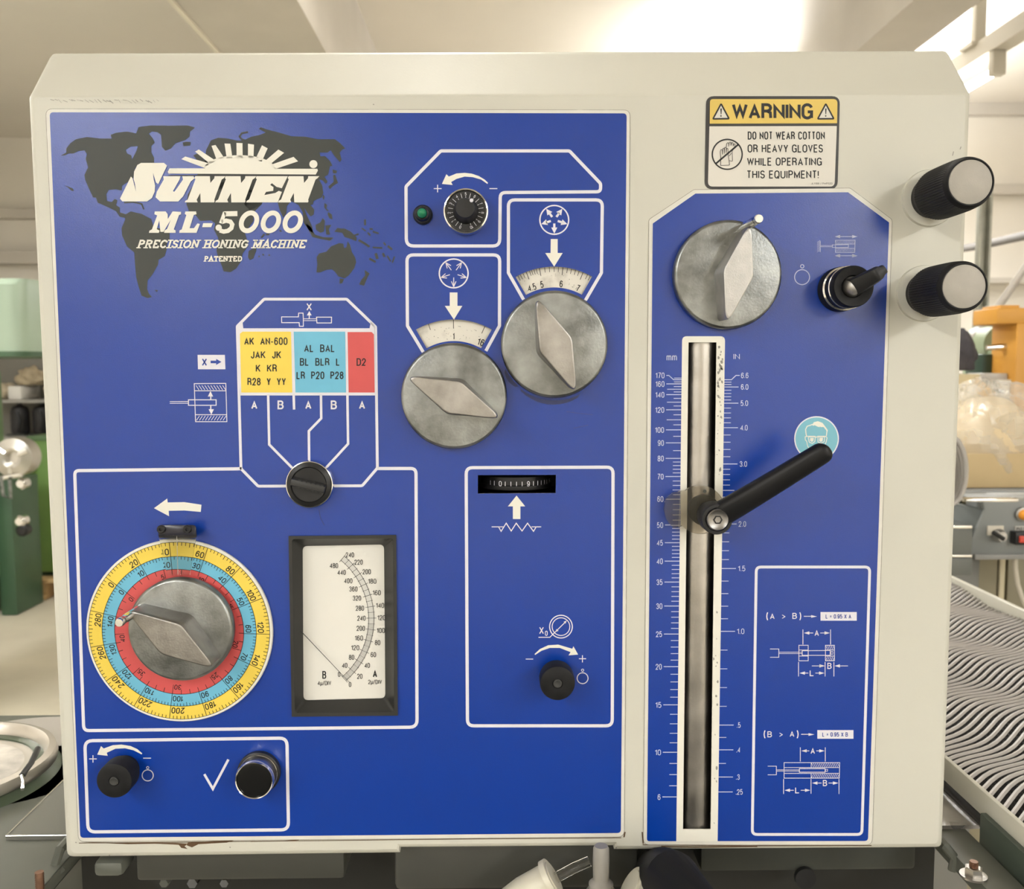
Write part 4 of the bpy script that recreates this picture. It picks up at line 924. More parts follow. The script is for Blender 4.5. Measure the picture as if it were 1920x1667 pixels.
# ---- goggles sticker
q = cM
st = MB().fill(circ(*q([(787,325)])[0], 42, 48), .0011).build('goggles_sign', M_white, panel2, smooth=0, label='round pale blue sign of a head with safety glasses')
MB().fill(circ(*q([(787,325)])[0], 39.8, 48), .0012).build('blue_ground', M_cyan, mc, smooth=0) if False else None
cyan2 = MB().fill(circ(*q([(787,325)])[0], 39.6, 48), .0012).build('cyan_ground', mat('sign_cyan', (.19, .47, .58), .45), panel2, smooth=0)
m = flat()
m.fill(q([(745,190),(760,165),(800,155),(845,172),(885,225),(897,245),(890,265),(878,240),(855,212),(830,213),(815,205),(820,215),(795,208),(770,195),(750,200)]), .00130)
m.stroke(q([(750,185),(725,195),(695,205),(680,235),(684,280),(690,305)]), 1.9, .00130); m.stroke(q([(890,240),(882,300)]), 1.7, .00130)
m.stroke(q([(673,308),(700,303),(770,303),(785,312),(800,303),(870,303),(888,312)]), 1.7, .00130)
m.stroke(rnd(q([(705,308),(775,308),(770,355),(745,372),(715,360)]), 2), 1.4, .00130, True); m.stroke(rnd(q([(800,308),(865,308),(862,355),(830,370),(800,358)]), 2), 1.4, .00130, True)
m.stroke(q([(675,308),(678,340),(690,350),(700,400),(740,450),(800,470),(850,440),(880,360),(890,315)]), 1.4, .00130)
m.fill(q([(725,318),(760,318),(756,350),(738,358),(724,345)]), .00130); m.fill(q([(815,316),(850,316),(845,350),(825,358),(812,345)]), .00130)
m.build('head_outline', M_cream, panel2, smooth=0)

# ---- lever selector switch
offs = .027
c0 = P(1601, 537, offs); bs = Vector((c0.x, 0, c0.z)); R = 39/F*(D-offs)
ls = MB().lathe(bs, [(R*1.10, .001), (R*1.10, .006), (R*1.02, .0085), (R, .009), (R, .020), (R*1.0, .0255), (R*.94, offs), (R*.55, offs-.0015), (R*.5, offs-.004), (0, offs-.004)], 64).build('lever_switch', M_knurl, mc, label='black selector switch with a lever handle, right of the top knob')
MB().lathe(bs, [(R*1.02, .0085), (R*1.07, .0095), (R*1.07, .0102), (R, .011)], 64).build('chrome_ring', M_chrome, ls)
MB().lathe(bs, [(R, .0185), (R*1.035, .019), (R*1.035, .0196), (R, .020)], 64).build('chrome_ring', M_chrome, ls)
MB().lathe(bs, [(R*.50, offs-.005), (R*.47, offs+.001), (R*.36, offs+.0045), (R*.2, offs+.006), (0, offs+.0065)], 40).build('hub_cap', M_alu2, ls)
a = math.radians(28); dv = Vector((math.cos(a), 0, math.sin(a))); nv = Vector((-dv.z, 0, dv.x))
tp = P(1660, 503, offs+.012)
L = (Vector((tp.x, 0, tp.z))-Vector((bs.x, 0, bs.z))).length; dv = (Vector((tp.x, 0, tp.z))-Vector((bs.x, 0, bs.z))).normalized(); nv = Vector((-dv.z, 0, dv.x))
rings = []
for i in range(12):
    k = i/11; x = -.002+k*(L+.001); wdt = .0062*(1-k)+.0040*k; 
    if k > .9: wdt *= .75
    ht = offs+.002+.010*min(1, k*1.6); th = .0085*(1-k)+.0065*k
    prof = [(1, .2), (.8, .85), (.3, 1), (-.3, 1), (-.8, .85), (-1, .2), (-1, -.6), (-.6, -1), (.6, -1), (1, -.6)]
    rings.append([bs+dv*x+nv*(p_*wdt)+Vector((0, -(ht+q_*th*.5), 0)) for p_, q_ in prof])
MB().loft(rings).build('lever_handle', M_rubber, ls, smooth=50)

# ---- knurled side knobs
def knurl(fx, fy, lab):
    off = .056; c0 = P(fx, fy, off); bs = Vector((c0.x, 0, c0.z)); R = 48/F*(D-off)
    k = MB().lathe(bs, [(R*.86, .003), (R*.90, .008), (R*1.04, .014), (R*1.05, .018), (R*1.05, .030), (R*1.04, .044), (R*1.0, .0525), (R*.94, off-.0008), (R*.90, off), (R*.87, off), (R*.85, off-.0012), (0, off-.0012)], 128, ripple=((R*1.04, R*1.05), .035)).build('knurled_knob', M_knurl, mc, smooth=20, label=lab)
    MB().lathe(bs, [(R*.845, off-.0014), (R*.845, off-.0006), (R*.80, off-.0002), (0, off-.0002)], 56).build('knob_cap', M_grey, k)
    MB().lathe(bs, [(R*1.19, -.001), (R*1.19, .0012), (R*1.16, .0024), (R*.95, .0032), (0, .0032)], 56).build('knob_flange', M_house, k)
knurl(1820.5, 341, 'upper of two knurled black knobs with grey caps at the right edge')
knurl(1808.5, 537, 'lower of two knurled black knobs with grey caps at the right edge')

# ---- warning label
q = cO; WO = .0004
wo = MB().slab(rnd(q([(155,130),(1760,130),(1730,1245),(135,1245)]), 15), WO, 0).build('warning_label', mat('label_black', (.035, .033, .032), .4), mc, smooth=20, label='rectangular warning label with yellow header about gloves')
MB().fill(rnd(q([(200,165),(1730,165),(1725,455),(197,460)]), [6, 8, 1, 1]), WO+.0001).build('yellow_field', mat('label_yellow', (.72, .52, .12), .45), wo, smooth=0)
MB().fill(rnd(q([(193,492),(1722,488),(1695,1215),(175,1215)]), [1, 1, 9, 9]), WO+.0001).build('white_field', mat('label_white', (.70, .67, .61), .45), wo, smooth=0)
m = flat()
m.text('WARNING', *q([(950,312)])[0], 30.5, 152, WO+.0002, bold=.04)
for t, x, y, wd in [('DO NOT WEAR COTTON',1115,603,925),('OR HEAVY GLOVES',1103,758,905),('WHILE OPERATING',1093,916,898),('THIS EQUIPMENT!',1073,1070,865)]: m.text(t, *q([(x,y)])[0], 15.3, wd/6.4, WO+.0002, bold=.018)
m.text('JL1168 / PMP520', *q([(1540,1178)])[0], 3.4, 40, WO+.0002, bold=0)
for cx in (333, 1590):
    m.stroke(rnd(q([(cx,222),(cx+95,400),(cx-97,402)]), 1), 2.9, WO+.0003, True)
m.build('black_lettering', M_black, wo, smooth=0)
g = flat()
for cx in (333, 1590): g.fill(q([(cx,232),(cx+82,393),(cx-84,395)]), WO+.0002)
g.build('white_triangle', MATS['label_white'], wo, smooth=0)
m = flat()
for cx in (333, 1590): m.fill(q([(cx-9,278),(cx+9,278),(cx+4,348),(cx-4,348)]), WO+.0003); m.fill(circ(*q([(cx-1,368)])[0], 1.4, 12), WO+.0003)
m.stroke(circ(*q([(407,828)])[0], 28, 48), 2.6, WO+.0003, True); m.stroke(q([(272,938),(540,710)]), 3.2, WO+.0003); m.build('prohibition_sign', M_black, wo, smooth=0); m = flat()
for p in [[(327,962),(330,870),(322,800),(330,770),(348,775),(350,830)],[(350,830),(352,760),(370,752),(372,820)],[(372,810),(375,745),(395,745),(395,810)],[(395,805),(400,755),(415,760),(418,830),(435,958),(327,962)],
          [(395,745),(400,700),(415,685),(425,700),(425,735)],[(425,730),(430,685),(450,680),(452,725)],[(452,720),(460,685),(478,690),(478,730)],[(478,725),(490,700),(503,705),(495,740),(465,790),(470,912),(430,905)],[(430,850),(455,815)]]:
    m.stroke(rnd(q(p), 1.2, 2, closed=False), 1.0, WO+.0003)
m.build('glove_symbol', M_black, wo, smooth=0)

# ================================================================ MACHINE TABLE AND UNDERSIDE
ZT = CZ-.362
def TX(px, py, z): # point on horizontal plane z
    v = ray(px, py); t = (z-CAM.z)/v.z; return CAM+v*t
# table slab with a front opening
lx = A(118, 1640, .66).x; rx = A(1788, 1640, .66).x
tb = MB()
tb.box(-.62, lx, -.12, .24, ZT-.012, ZT); tb.box(rx, .362, -.12, .22, ZT-.012, ZT); tb.box(lx, rx, .10, .24, ZT-.012, ZT)
table = tb.build('machine_table', M_table, mc, bevel=.001)
# cabinet body below
b6('machine_base', -.40, .345, .105, .55, 0, ZT-.013, M_table, mc, bevel=.004)
b6('bed_wall', lx-.01, rx+.01, .075, .09, ZT-.16, CZ-.335, mat('dark_bed', (.022, .022, .019), .42, var=.15, vs=14), mc)
b6('rear_case', -.22, .24, .30, .50, ZT-.02, CZ+.15, M_table, mc, bevel=.004)
# feet holding the housing on the bed
for x0, x1 in ((-.29, -.25), (.24, .28)): b6('support_foot', x0, x1, .05, .24, ZT-.001, P(300, 1600).z+.002, M_dark, mc, bevel=.002)
b6('drip_plate', P(240, 1600).x, P(640, 1600).x, .012, .07, P(300, 1642, -.02).z, P(300, 1600, 0).z-.002, mat('bed_lip', (.055, .055, .046), .4), mc, bevel=.003)
b6('bracket_pad', P(178, 1625, -.01).x, P(234, 1625, -.01).x, .006, .03, P(200, 1641, -.01).z, P(200, 1612, -.01).z, M_table, mc, bevel=.004)
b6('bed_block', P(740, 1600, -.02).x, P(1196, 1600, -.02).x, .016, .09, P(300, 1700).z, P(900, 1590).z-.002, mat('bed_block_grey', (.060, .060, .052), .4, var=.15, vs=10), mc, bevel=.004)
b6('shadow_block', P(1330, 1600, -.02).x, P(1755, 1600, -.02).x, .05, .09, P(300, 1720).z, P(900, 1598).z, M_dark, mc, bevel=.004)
# curved lips by the opening
for sx, q0 in ((-1, [(113, 1592), (104, 1620), (116, 1636)]), (1, [(1773, 1588), (1790, 1608), (1786, 1632)])):
    pts = [A(x, y, .66) for x, y in q0]
    MB().tube([pts[0]+Vector((0, .02, 0))]+pts, .0035, 8).build('opening_lip', M_table, mc)
# bolts on the bed
def hexbolt(c, r, h, nr, nh, mm, name='hex_bolt', parent=mc, lab=None):
    t = MB().lathe(c, [(r, 0), (r, h*.95), (r*.8, h), (0, h)], 18, axis='Z')
    o = t.build(name, mm, parent, smooth=40)
    nutm = MB().lathe(c, [(nr, nh[0]), (nr, nh[1])], 6, axis='Z'); nutm.build('nut', M_steel, o, smooth=10)
    MB().lathe(c, [(nr*1.5, nh[0]-.0015), (nr*1.5, nh[0])], 28, axis='Z').build('washer', M_chrome, o)
    return o
def thr(px, py0, py1, d, name):
    b_ = A(px, py1, d); t_ = A(px, py0, d); c = Vector((b_.x, b_.y, ZT)); h = t_.z-ZT
    prof = []
    for i in range(18): prof += [(.0030, h*i/18), (.0026, h*(i+.5)/18)]
    prof += [(.0028, h), (0, h)]
    o = MB().lathe(c, prof, 20, axis='Z').build(name, M_brass, mc, smooth=60)
    MB().lathe(c, [(.0062, .0015), (.0062, .0065), (.005, .007)], 6, axis='Z').build('nut', M_steel, o, smooth=10)
    MB().lathe(c, [(.0092, 0), (.0092, .0015), (0, .0015)], 28, axis='Z').build('washer', M_steel, o)
thr(75, 1635, 1667, .60, 'threaded_stud'); thr(1824, 1615, 1668, .63, 'threaded_stud')
for px, r_, wh in ((307, 11, 0), (360, 13, 1), (420, 11, 1)):
    c = P(px, 1657, -.035); c.y = .032
    MB().lathe((c.x, .0749, c.z), [(r_*.00036, 0), (r_*.00036, .036), (r_*.0003, .040), (0, .040)], 6).build('hex_bolt', M_chrome if wh else M_table, mc, smooth=10)
# fluid fittings
fc = P(1127, 1625, .02)
vv = thing('needle_valve', (fc.x, fc.y, fc.z-.05), 'translucent grey valve stem standing between two white hose fittings', 'valve')
MB().lathe((fc.x, fc.y, fc.z-.045), [(.012, 0), (.0125, .012), (.011, .026), (.0085, .030), (.0085, .033), (.0055, .036), (.0058, .050), (.0055, .058), (.0045, .060), (0, .060)], 32, axis='Z').build('valve_stem', mat('grey_translucent', (.42, .40, .36), .3, trans=.25), vv)
MB().lathe((fc.x, fc.y, fc.z-.10), [(.009, 0), (.009, .056)], 24, axis='Z').build('valve_body', M_dark, vv)
M_fit = mat('ivory_plastic', (.62, .59, .48), .35)
for (a_, b_, r_, lab) in [((965, 1690), (1040, 1645), .0125, 'left ivory plastic hose elbow under the machine'), ((1225, 1690), (1180, 1660), .0125, 'right ivory plastic hose elbow under the machine')]:
    a3, b3 = P(*a_, .02), P(*b_, .02); e = thing('hose_elbow', a3-Vector((0, 0, .04)), lab, 'hose fitting', 'ivory hose elbows under the machine')
    dv_ = (b3-a3).normalized()
    MB().tube([a3-Vector((0, 0, .06)), a3-Vector((0, 0, .01)), a3, a3+dv_*.008, b3-dv_*.004, b3], [r_*.9, r_*.9, r_, r_, r_*.95, r_*.9], 24).build('elbow_body', M_fit, e)
    MB().tube([b3-dv_*.005, b3-dv_*.001], r_*1.12, 24).build('collar', M_fit, e)
MB().tube([P(1035, 1650, .02), P(1075, 1628, .02), P(1105, 1615, .02)], .0035, 10).build('clear_hose', M_clear, mc)
M_hose = mat('hose_rubber', (.012, .012, .012), .65, spec=.25)
hs = MB().tube([A(1225, 1660, .70), A(1240, 1640, .64), A(1262, 1650, .58), A(1300, 1700, .55), A(1330, 1800, .55)], [.019, .019, .018, .017, .017], 20)
o = hs.build('rubber_hose', M_hose, None); o['label'] = 'thick black rubber hose dropping below the slider panel'; o['category'] = 'hose'
MB().lathe((P(1515, 1655, -.04).x, .049, P(1515, 1655, -.04).z), [(.008, 0), (.008, .004), (0, .004)], 24).build('plug', M_rubber, mc)

# plates on the table
q3 = [TX(x, y, ZT+.003) for x, y in [(11, 1568), (125, 1571), (125, 1455), (118, 1462)]]
lp = MB().box(0, 0, 0, 0, 0, 0) if False else MB()
a_, b_ = TX(11, 1568, ZT+.003), TX(118, 1464, ZT+.003)
front = [a_, Vector((-.20, a_.y, ZT+.003)), Vector((-.20, b_.y+.03, ZT+.003)), Vector((b_.x+.02, b_.y+.03, ZT+.003)) , b_]
lp.add(front+[Vector((v.x, v.y, ZT)) for v in front], [(0, 1, 2, 3, 4), (9, 8, 7, 6, 5)]+[(i, (i+1) % 5, 5+(i+1) % 5, 5+i) for i in range(5)])
lp.build('cover_plate', mat('olive_grey_plate', (.15, .148, .13), .35), mc, label='grey green cover plate left of the head')
eg = MB(); eg.tube([a_+Vector((0, 0, .0003)), b_+Vector((0, 0, .0003))], .0006, 6); eg.tube([a_+Vector((0, 0, .0003)), Vector((-.2, a_.y, ZT+.0033))], .0005, 6); eg.build('bare_edge', M_chrome, mc)
a_ = TX(1868, 1547, ZT+.003); b_ = TX(1760, 1452, ZT+.003)
rp = MB(); fr_ = [Vector((.22, a_.y, ZT+.003)), a_, b_, Vector((.22, b_.y, ZT+.003))]
rp.add(fr_+[Vector((v.x, v.y, ZT)) for v in fr_], [(0, 1, 2, 3), (7, 6, 5, 4)]+[(i, (i+1) % 4, 4+(i+1) % 4, 4+i) for i in range(4)])
rp.build('cover_plate', mat('bare_plate', (.55, .53, .52), .3, .75, var=.12, vs=40), mc, label='bare bright metal plate right of the head')

# round basin at lower left
def basin():
    z = CZ-.345; cen = TX(-112, 1428, z); R = (TX(87, 1424, z)-cen).length
    t = thing('round_basin', (cen.x, cen.y, z-.03), 'round green basin with a bright metal rim at the lower left', 'basin')
    MB().lathe((cen.x, cen.y, z-.018), [(R*.97, .008), (R*1.01, .009), (R*1.02, .013), (R*1.0, .0185), (R*.94, .020), (R*.90, .016), (R*.885, .008), (R*.86, .006)], 64, axis='Z').build('metal_rim', mat('bright_rim', (.62, .58, .52), .35, .8), t)
    MB().lathe((cen.x, cen.y, z-.018), [(R*.87, .0075), (R*.4, .009), (0, .009)], 48, axis='Z').build('basin_floor', mat('dirty_metal', (.55, .515, .465), .5, .3, var=.4, vs=40), t)
    MB().lathe((cen.x, cen.y, ZT+.0), [(R*1.05, 0), (R*.99, z-.018-ZT+.0095), (R*.8, z-.018-ZT+.0095), (R*.8, z-.018-ZT-.002)], 64, axis='Z').build('basin_skirt', mat('dark_green_enamel', (.06, .085, .05), .35), t)
    MB().tube([TX(71, 1404, z+.001), TX(58, 1432, z+.002), TX(41, 1455, z)], .0026, 10).build('drain_hook', M_rubber, t)
    MB().tube([TX(41, 1455, z+.001), TX(44, 1468, z), TX(42, 1480, z-.002)], .0016, 8).build('hook_tip', M_chrome, t)
    c2 = Vector((cen.x+.035, cen.y+.045, 0))
    MB().lathe((c2.x, c2.y, ZT), [(R*1.14, 0), (R*1.12, z-ZT-.026), (R*1.08, z-ZT-.020), (R*.9, z-ZT-.019), (R*.9, z-ZT-.03)], 72, axis='Z').build('flange', mat('pale_casting', (.40, .37, .33), .45, .2), t, label='pale flange behind the rim')
basin()
b6('side_shelf', -.9, -.45, .2405, .325, ZT-.03, ZT-.001, M_table, mc, bevel=.002)

# ---- side tray with ridged mat
ZR = CZ-.33
xL = (TX(1769, 1424, ZR).x+TX(1920, 1545, ZR).x)/2; xR = xL+.335
tr = thing('parts_tray', ((xL+xR)/2, .4, ZR-.03), 'long cream metal tray at the right of the machine holding a ridged mat', 'tray')
M_tray = mat('tray_enamel', (.60, .58, .50), .4)
y0t, y1t = -.05, .86
b6('tray_rim', xL, xL+.004, y0t, y1t, ZR-.020, ZR, M_tray, tr, bevel=.001)
b6('tray_rim', xR-.008, xR, y0t, y1t, ZR-.028, ZR, M_tray, tr, bevel=.001)
b6('tray_rim', xL, xR, y1t, y1t+.004, ZR-.028, ZR, M_tray, tr); b6('tray_rim', xL, xR, y0t-.004, y0t, ZR-.028, ZR, M_tray, tr)
b6('tray_bottom', xL, xR, y0t, y1t, ZR-.030, ZR-.027, mat('tray_floor', (.03, .027, .025), .6), tr)
b6('tray_bracket', xL-.005, xL, -.05, .052, ZR-.045, ZR-.014, mat('bracket_green', (.07, .09, .07), .4), tr, bevel=.0008)
b6('tray_leg', xL+.15, xL+.19, .3, .34, 0, ZR-.031, M_table, tr)
rm = MB(); cm = MB()
def mz(x, y): return ZR-.0160+.0032*math.sin(y*34+x*9+1.0)+.0018*math.sin(x*30-y*17)
yy = y0t-.28; k = 0; ang = .80
while yy < y1t+.12:
    pth = []
    for i in range(30):
        x = xL+.006+(xR-xL-.016)*i/29; y = yy+(x-xL)*ang+.004*math.sin(x*60+yy*22)
        if y0t+.002 < y < y1t-.002: pth.append((x, y, mz(x, y)+.003))
    if len(pth) > 2: rm.tube(pth, .0019, 5)
    yy += .0092; k += 1
for i in range(58):
    x = xL+.007+i*(xR-xL-.016)/57
    pth = [(x, y0t+.004+j*(y1t-y0t-.01)/90, mz(x, y0t+.004+j*(y1t-y0t-.01)/90)-.003) for j in range(91)]
    cm.tube(pth, .0011, 4)
mt = thing('ridged_mat', ((xL+xR)/2, .4, ZR-.026), 'wavy grey mat of close plastic ridges lying in the tray', 'mat')
rm.build('ridge', mat('mat_ridge', (.46, .43, .41), .38), mt, kind='stuff'); cm.build('cross_rib', mat('mat_rib', (.05, .045, .042), .5), mt, kind='stuff')

# ================================================================ BACKGROUND, LEFT
def pb(name, x0, x1, y0, y1, d, dep, m, parent=None, bevel=.006, z0=None, **k):
    """box whose front face, d metres from the camera, spans the given photo pixels"""
    a = A(x0, y0, d); b = A(x1, y1, d)
    if x1 < 400: b.x = A(x1, y1, d+dep).x
    return MB().box(min(a.x, b.x), max(a.x, b.x), a.y, a.y+dep, b.z if z0 is None else z0, a.z).build(name, m, parent, bevel=bevel, **k)
def blob(c, r, seed, amp=.22, n=18, flat_=-.6):
    rr = random.Random(seed); ph = [(rr.uniform(1, 4), rr.uniform(0, 6), rr.uniform(1, 4), rr.uniform(0, 6)) for _ in range(7)]
    m = MB(); rings = []
    for j in range(1, n):
        th = PI*j/n; ring = []
        for k in range(2*n):
            a = PI*k/n; d = Vector((math.sin(th)*math.cos(a), math.sin(th)*math.sin(a), -math.cos(th)))
            s_ = 1+amp*sum(math.sin(f*3*d.x+p+g_*2*d.z)*math.cos(g_*2.5*d.y+q_) for f, p, g_, q_ in ph)/3
            v = Vector((d.x*r[0]*s_, d.y*r[1]*s_, max(flat_, d.z)*r[2]*(s_ if d.z > flat_ else 1)))
            ring.append(Vector(c)+v)
        rings.append(ring)
    return m.loft(rings)
G_dk = mat('dark_green_paint', (.045, .095, .050), .4, var=.1, vs=6)
G_md = mat('mid_green_paint', (.13, .21, .10), .45, var=.08, vs=6)
G_lt = mat('bright_green_paint', (.17, .30, .08), .45, var=.08, vs=6)
G_pale = mat('pale_green_paint', (.30, .38, .29), .32, var=.05, vs=5)
M_wood = mat('pallet_wood', (.50, .34, .16), .7, var=.2, vs=12)
M_cloth = mat('pale_sacking', (.60, .52, .38), .85, var=.12, vs=12)
# pallet
zp = A(60, 1087, 5.4).z; x0 = A(-60, 1100, 5.4).x; x1 = A(190, 1100, 5.4).x
pal = thing('wooden_pallet', ((x0+x1)/2, A(0, 0, 5.4).y+.4, 0), 'wooden pallet under the green machines at the left', 'pallet')
yb = A(0, 1100, 5.4).y
for i in range(4): b6('board', x0, x1, yb+i*.15, yb+i*.15+.11, zp-.022, zp, M_wood, pal, bevel=.003)
for i in range(3):
    for j in range(3):
        xx = x0+(x1-x0-.12)*i/2; b6('block', xx, xx+.12, yb+.02+j*.20, yb+.14+j*.20, .022, zp-.022, M_wood, pal, bevel=.003)
for i in range(3): b6('runner', x0+(x1-x0-.12)*i/2, x0+(x1-x0-.12)*i/2+.12, yb, yb+.56, 0, .022, M_wood, pal, bevel=.002)
# bright green cabinet
gc = thing('green_cabinet', (A(100, 0, 5.5).x, yb+.4, zp), 'bright green machine cabinet standing on the pallet beside the panel edge', 'cabinet')
gb = pb('cabinet_body', 50, 175, 824, 1087, 5.5, .42, G_lt, gc, .012, z0=zp+.02)
pb('cabinet_base', 56, 172, 1080, 1088, 5.52, .38, G_dk, gc, .004, z0=zp+.001)
pb('cabinet_top', 48, 177, 818, 826, 5.49, .44, G_md, gc, .004)
# green lathe at far left
la = thing('green_lathe', (A(0, 0, 5.2).x, A(0, 0, 5.2).y+.2, 0), 'green lathe with a silver chuck at the left edge', 'lathe')
pb('lathe_base', -130, 18, 905, 1120, 4.75, .5, G_md, la, .02, z0=0.001)
pb('lathe_bed', -130, 47, 862, 905, 4.95, .4, G_dk, la, .01)
pb('bed_column', 20, 52, 900, 1090, 5.05, .3, G_dk, la, .01, z0=0.001)
pb('headstock', -130, 14, 690, 866, 4.9, .4, G_md, la, .03)
cc = A(31, 857, 4.85)
MB().lathe(cc, [(.10, -.06), (.105, 0), (.10, .04), (.05, .055), (.035, .05), (.03, .02), (0, .02)], 40).build('chuck', mat('chuck_steel', (.6, .58, .54), .3, 1), la)
for i in range(3):
    a = 2*PI*i/3+.4; MB().tube([cc+Vector((.04*math.cos(a), -.05, .04*math.sin(a))), cc+Vector((.09*math.cos(a), -.05, .09*math.sin(a)))], .014, 8).build('chuck_jaw', M_chrome, la)
MB().tube([A(-20, 900, 4.5), A(40, 890, 4.5)], .012, 10).build('feed_lever', M_chrome, la)
MB().tube([A(2, 893, 4.45), A(6, 930, 4.45), A(20, 935, 4.5), A(18, 900, 4.5)], .008, 8).build('feed_handle', M_alu, la)
for x, y in ((48, 905), (46, 975), (50, 992)): MB().lathe(A(x, y, 4.98), [(.03, 0), (.032, .05), (.02, .06), (0, .06)], 24).build('hand_knob', M_chrome if y < 980 else M_rubber, la)
# shelf with motors and sacks
rk = thing('steel_rack', (A(50, 0, 5.75).x, A(0, 0, 5.7).y, 0), 'grey rack with loaded shelves behind the green machines', 'rack')
for x in (-60, 190): 
    for dd in (6.03, 6.32): pb('post', x, x+10, 650, 1000, dd, .03, M_table, rk, .002, z0=0.001)
zs1 = A(0, 819, 6.0).z; zs2 = A(0, 750, 6.0).z
for zz in (zs1, zs2): b6('shelf', A(-60, 0, 6.0).x, A(200, 0, 6.0).x, A(0, 0, 6.0).y, A(0, 0, 6.36).y, zz-.02, zz, mat('shelf_grey', (.35, .34, .31), .5), rk, bevel=.003)
pb('back_panel', -60, 200, 640, 1000, 6.38, .01, mat('rack_back', (.20, .19, .165), .6), rk, 0, z0=.2)
ym = A(0, 0, 6.1).y
for k_, (px, w_) in enumerate([(28, .058), (71, .062), (114, .058)]):
    c = A(px, 800, 6.08); t = thing('electric_motor', (c.x, ym, zs1), ['dark electric motor on the shelf, left of the cable loop', 'dark electric motor with a bright pin on the shelf edge', 'dark electric motor nearly hidden behind the panel edge'][k_], 'motor', 'electric motors on the grey rack')
    MB().lathe((c.x, ym+.05, zs1+.012), [(w_*.9, 0), (w_, .02), (w_, .14), (w_*.85, .17), (w_*.3, .185), (w_*.3, .21), (0, .21)], 32, axis='Z').build('motor_body', mat('motor_black', (.035, .033, .035), .45, var=.3, vs=15), t)
    b6('mounting_foot', c.x-w_, c.x+w_, ym-.02, ym+.13, zs1+.001, zs1+.012, M_dark, t)
    MB().tube([(c.x+w_*.5, ym-.05, zs1+.16), (c.x+w_*.9, ym-.055, zs1+.10), (c.x+w_*.6, ym-.05, zs1+.03)], .012, 8).build('cable', M_rubber, t)
o = pb('storage_box', 14, 76, 724, 749, 6.02, .25, mat('white_card', (.72, .70, .66), .6), None, .006, z0=zs2+.001); o['label'] = 'white flat box on the top shelf under the sacks'; o['category'] = 'box'
zb = A(0, 724, 6.02).z
for k_, (px, py, rx_, rz_, lab) in enumerate([(2, 706, .088, .065, 'cream sack at the far left of the top shelf'), (56, 700, .082, .07, 'khaki sack resting on the white box'), (108, 704, .075, .065, 'small cream sack beside the panel edge')]):
    c = A(px, py, 6.14); zz = zb if px < 90 else zs2
    if px < 14: zz = zs2
    o = blob((c.x, c.y+.02, zz+.6*rz_+.003), (rx_, .12, rz_), 5+k_).build('cloth_sack', M_cloth if k_ != 1 else mat('khaki_sacking', (.42, .35, .24), .85, var=.15, vs=14), None, smooth=80)
    o['label'] = lab; o['category'] = 'sack'; o['group'] = 'sacks on the top shelf'
# green hood in front
hd = thing('machine_hood', (A(40, 0, 3.3).x, A(0, 0, 3.3).y, 0), 'large pale green machine hood with a rounded edge at the left', 'machine hood')
za, zc_ = A(40, 526, 3.1).z, A(40, 662, 3.1).z
xa = lambda px, d: A(px, 600, d)
base = [xa(-190, 3.0), xa(10, 3.0)]
c1 = xa(38, 3.0); HX = A(-60, 600, 3.9).x-.25
plan = [Vector((HX, c1.y+.75)), Vector((HX, c1.y)), Vector((xa(14, 3.0).x, c1.y))]+[Vector((xa(14, 3.0).x+.055*math.sin(a*PI/10), c1.y+.05*(1-math.cos(a*PI/10)))) for a in range(1, 5)]+[Vector((xa(150, 3.35).x, c1.y+.30)), Vector((xa(150, 3.35).x, c1.y+.75))]
MB().loft([[Vector((p.x, p.y, z)) for p in plan] for z in (zc_, za-.02)]+[[Vector((p.x*.995-.004, c1.y+.75+(p.y-c1.y-.75)*.97, za)) for p in plan]]).build('hood_body', G_pale, hd, smooth=40)
MB().loft([[Vector((p.x+.004, p.y-.004, z)) for p in plan] for z in (zc_-.012, zc_+.004)]).build('bottom_lip', G_dk, hd)
b6('column', HX, HX+.2, c1.y+.1, c1.y+.7, 0, zc_-.012, G_md, hd, bevel=.02)

# ================================================================ BACKGROUND, RIGHT
zw = CZ-(926-687)/1750*1.9
bx0 = A(1752, 920, 1.9).x; bx1 = bx0+1.5; by = A(1850, 920, 1.9).y
wb = thing('work_bench', (bx0+.7, by+.5, 0), 'grey topped workbench behind the machine at the right', 'workbench')
b6('bench_top', bx0, bx1, by, by+1.1, zw-.022, zw, mat('bench_grey', (.27, .28, .28), .45), wb, bevel=.003)
b6('edge_strip', bx0, bx1, by-.006, by-.0005, zw-.020, zw-.004, M_chrome, wb)
M_ol = mat('olive_door', (.28, .25, .17), .55, var=.08, vs=4); M_cr = mat('cream_strip', (.62, .55, .38), .5)
dv1, dv2 = A(1873, 1080, 2.05).x, A(1883, 1080, 2.05).x; yd = A(0, 0, 2.05).y
b6('cabinet_carcass', bx0+.02, bx1-.02, yd+.02, yd+.85, .03, zw-.023, M_dark, wb)
dr = b6('cabinet_door', A(1838, 0, 2.05).x, dv1-.004, yd, yd+.019, .05, zw-.03, M_ol, wb, bevel=.002)
b6('cream_post', dv1, dv2, yd-.004, yd+.015, .05, zw-.03, M_cr, wb, bevel=.002)
b6('cabinet_door', dv2+.008, dv2+.45, yd, yd+.019, .05, zw-.03, M_ol, wb, bevel=.002)
b6('side_post', A(1815, 0, 2.05).x, A(1836, 0, 2.05).x, yd-.004, yd+.015, .05, zw-.03, M_table, wb, bevel=.002)
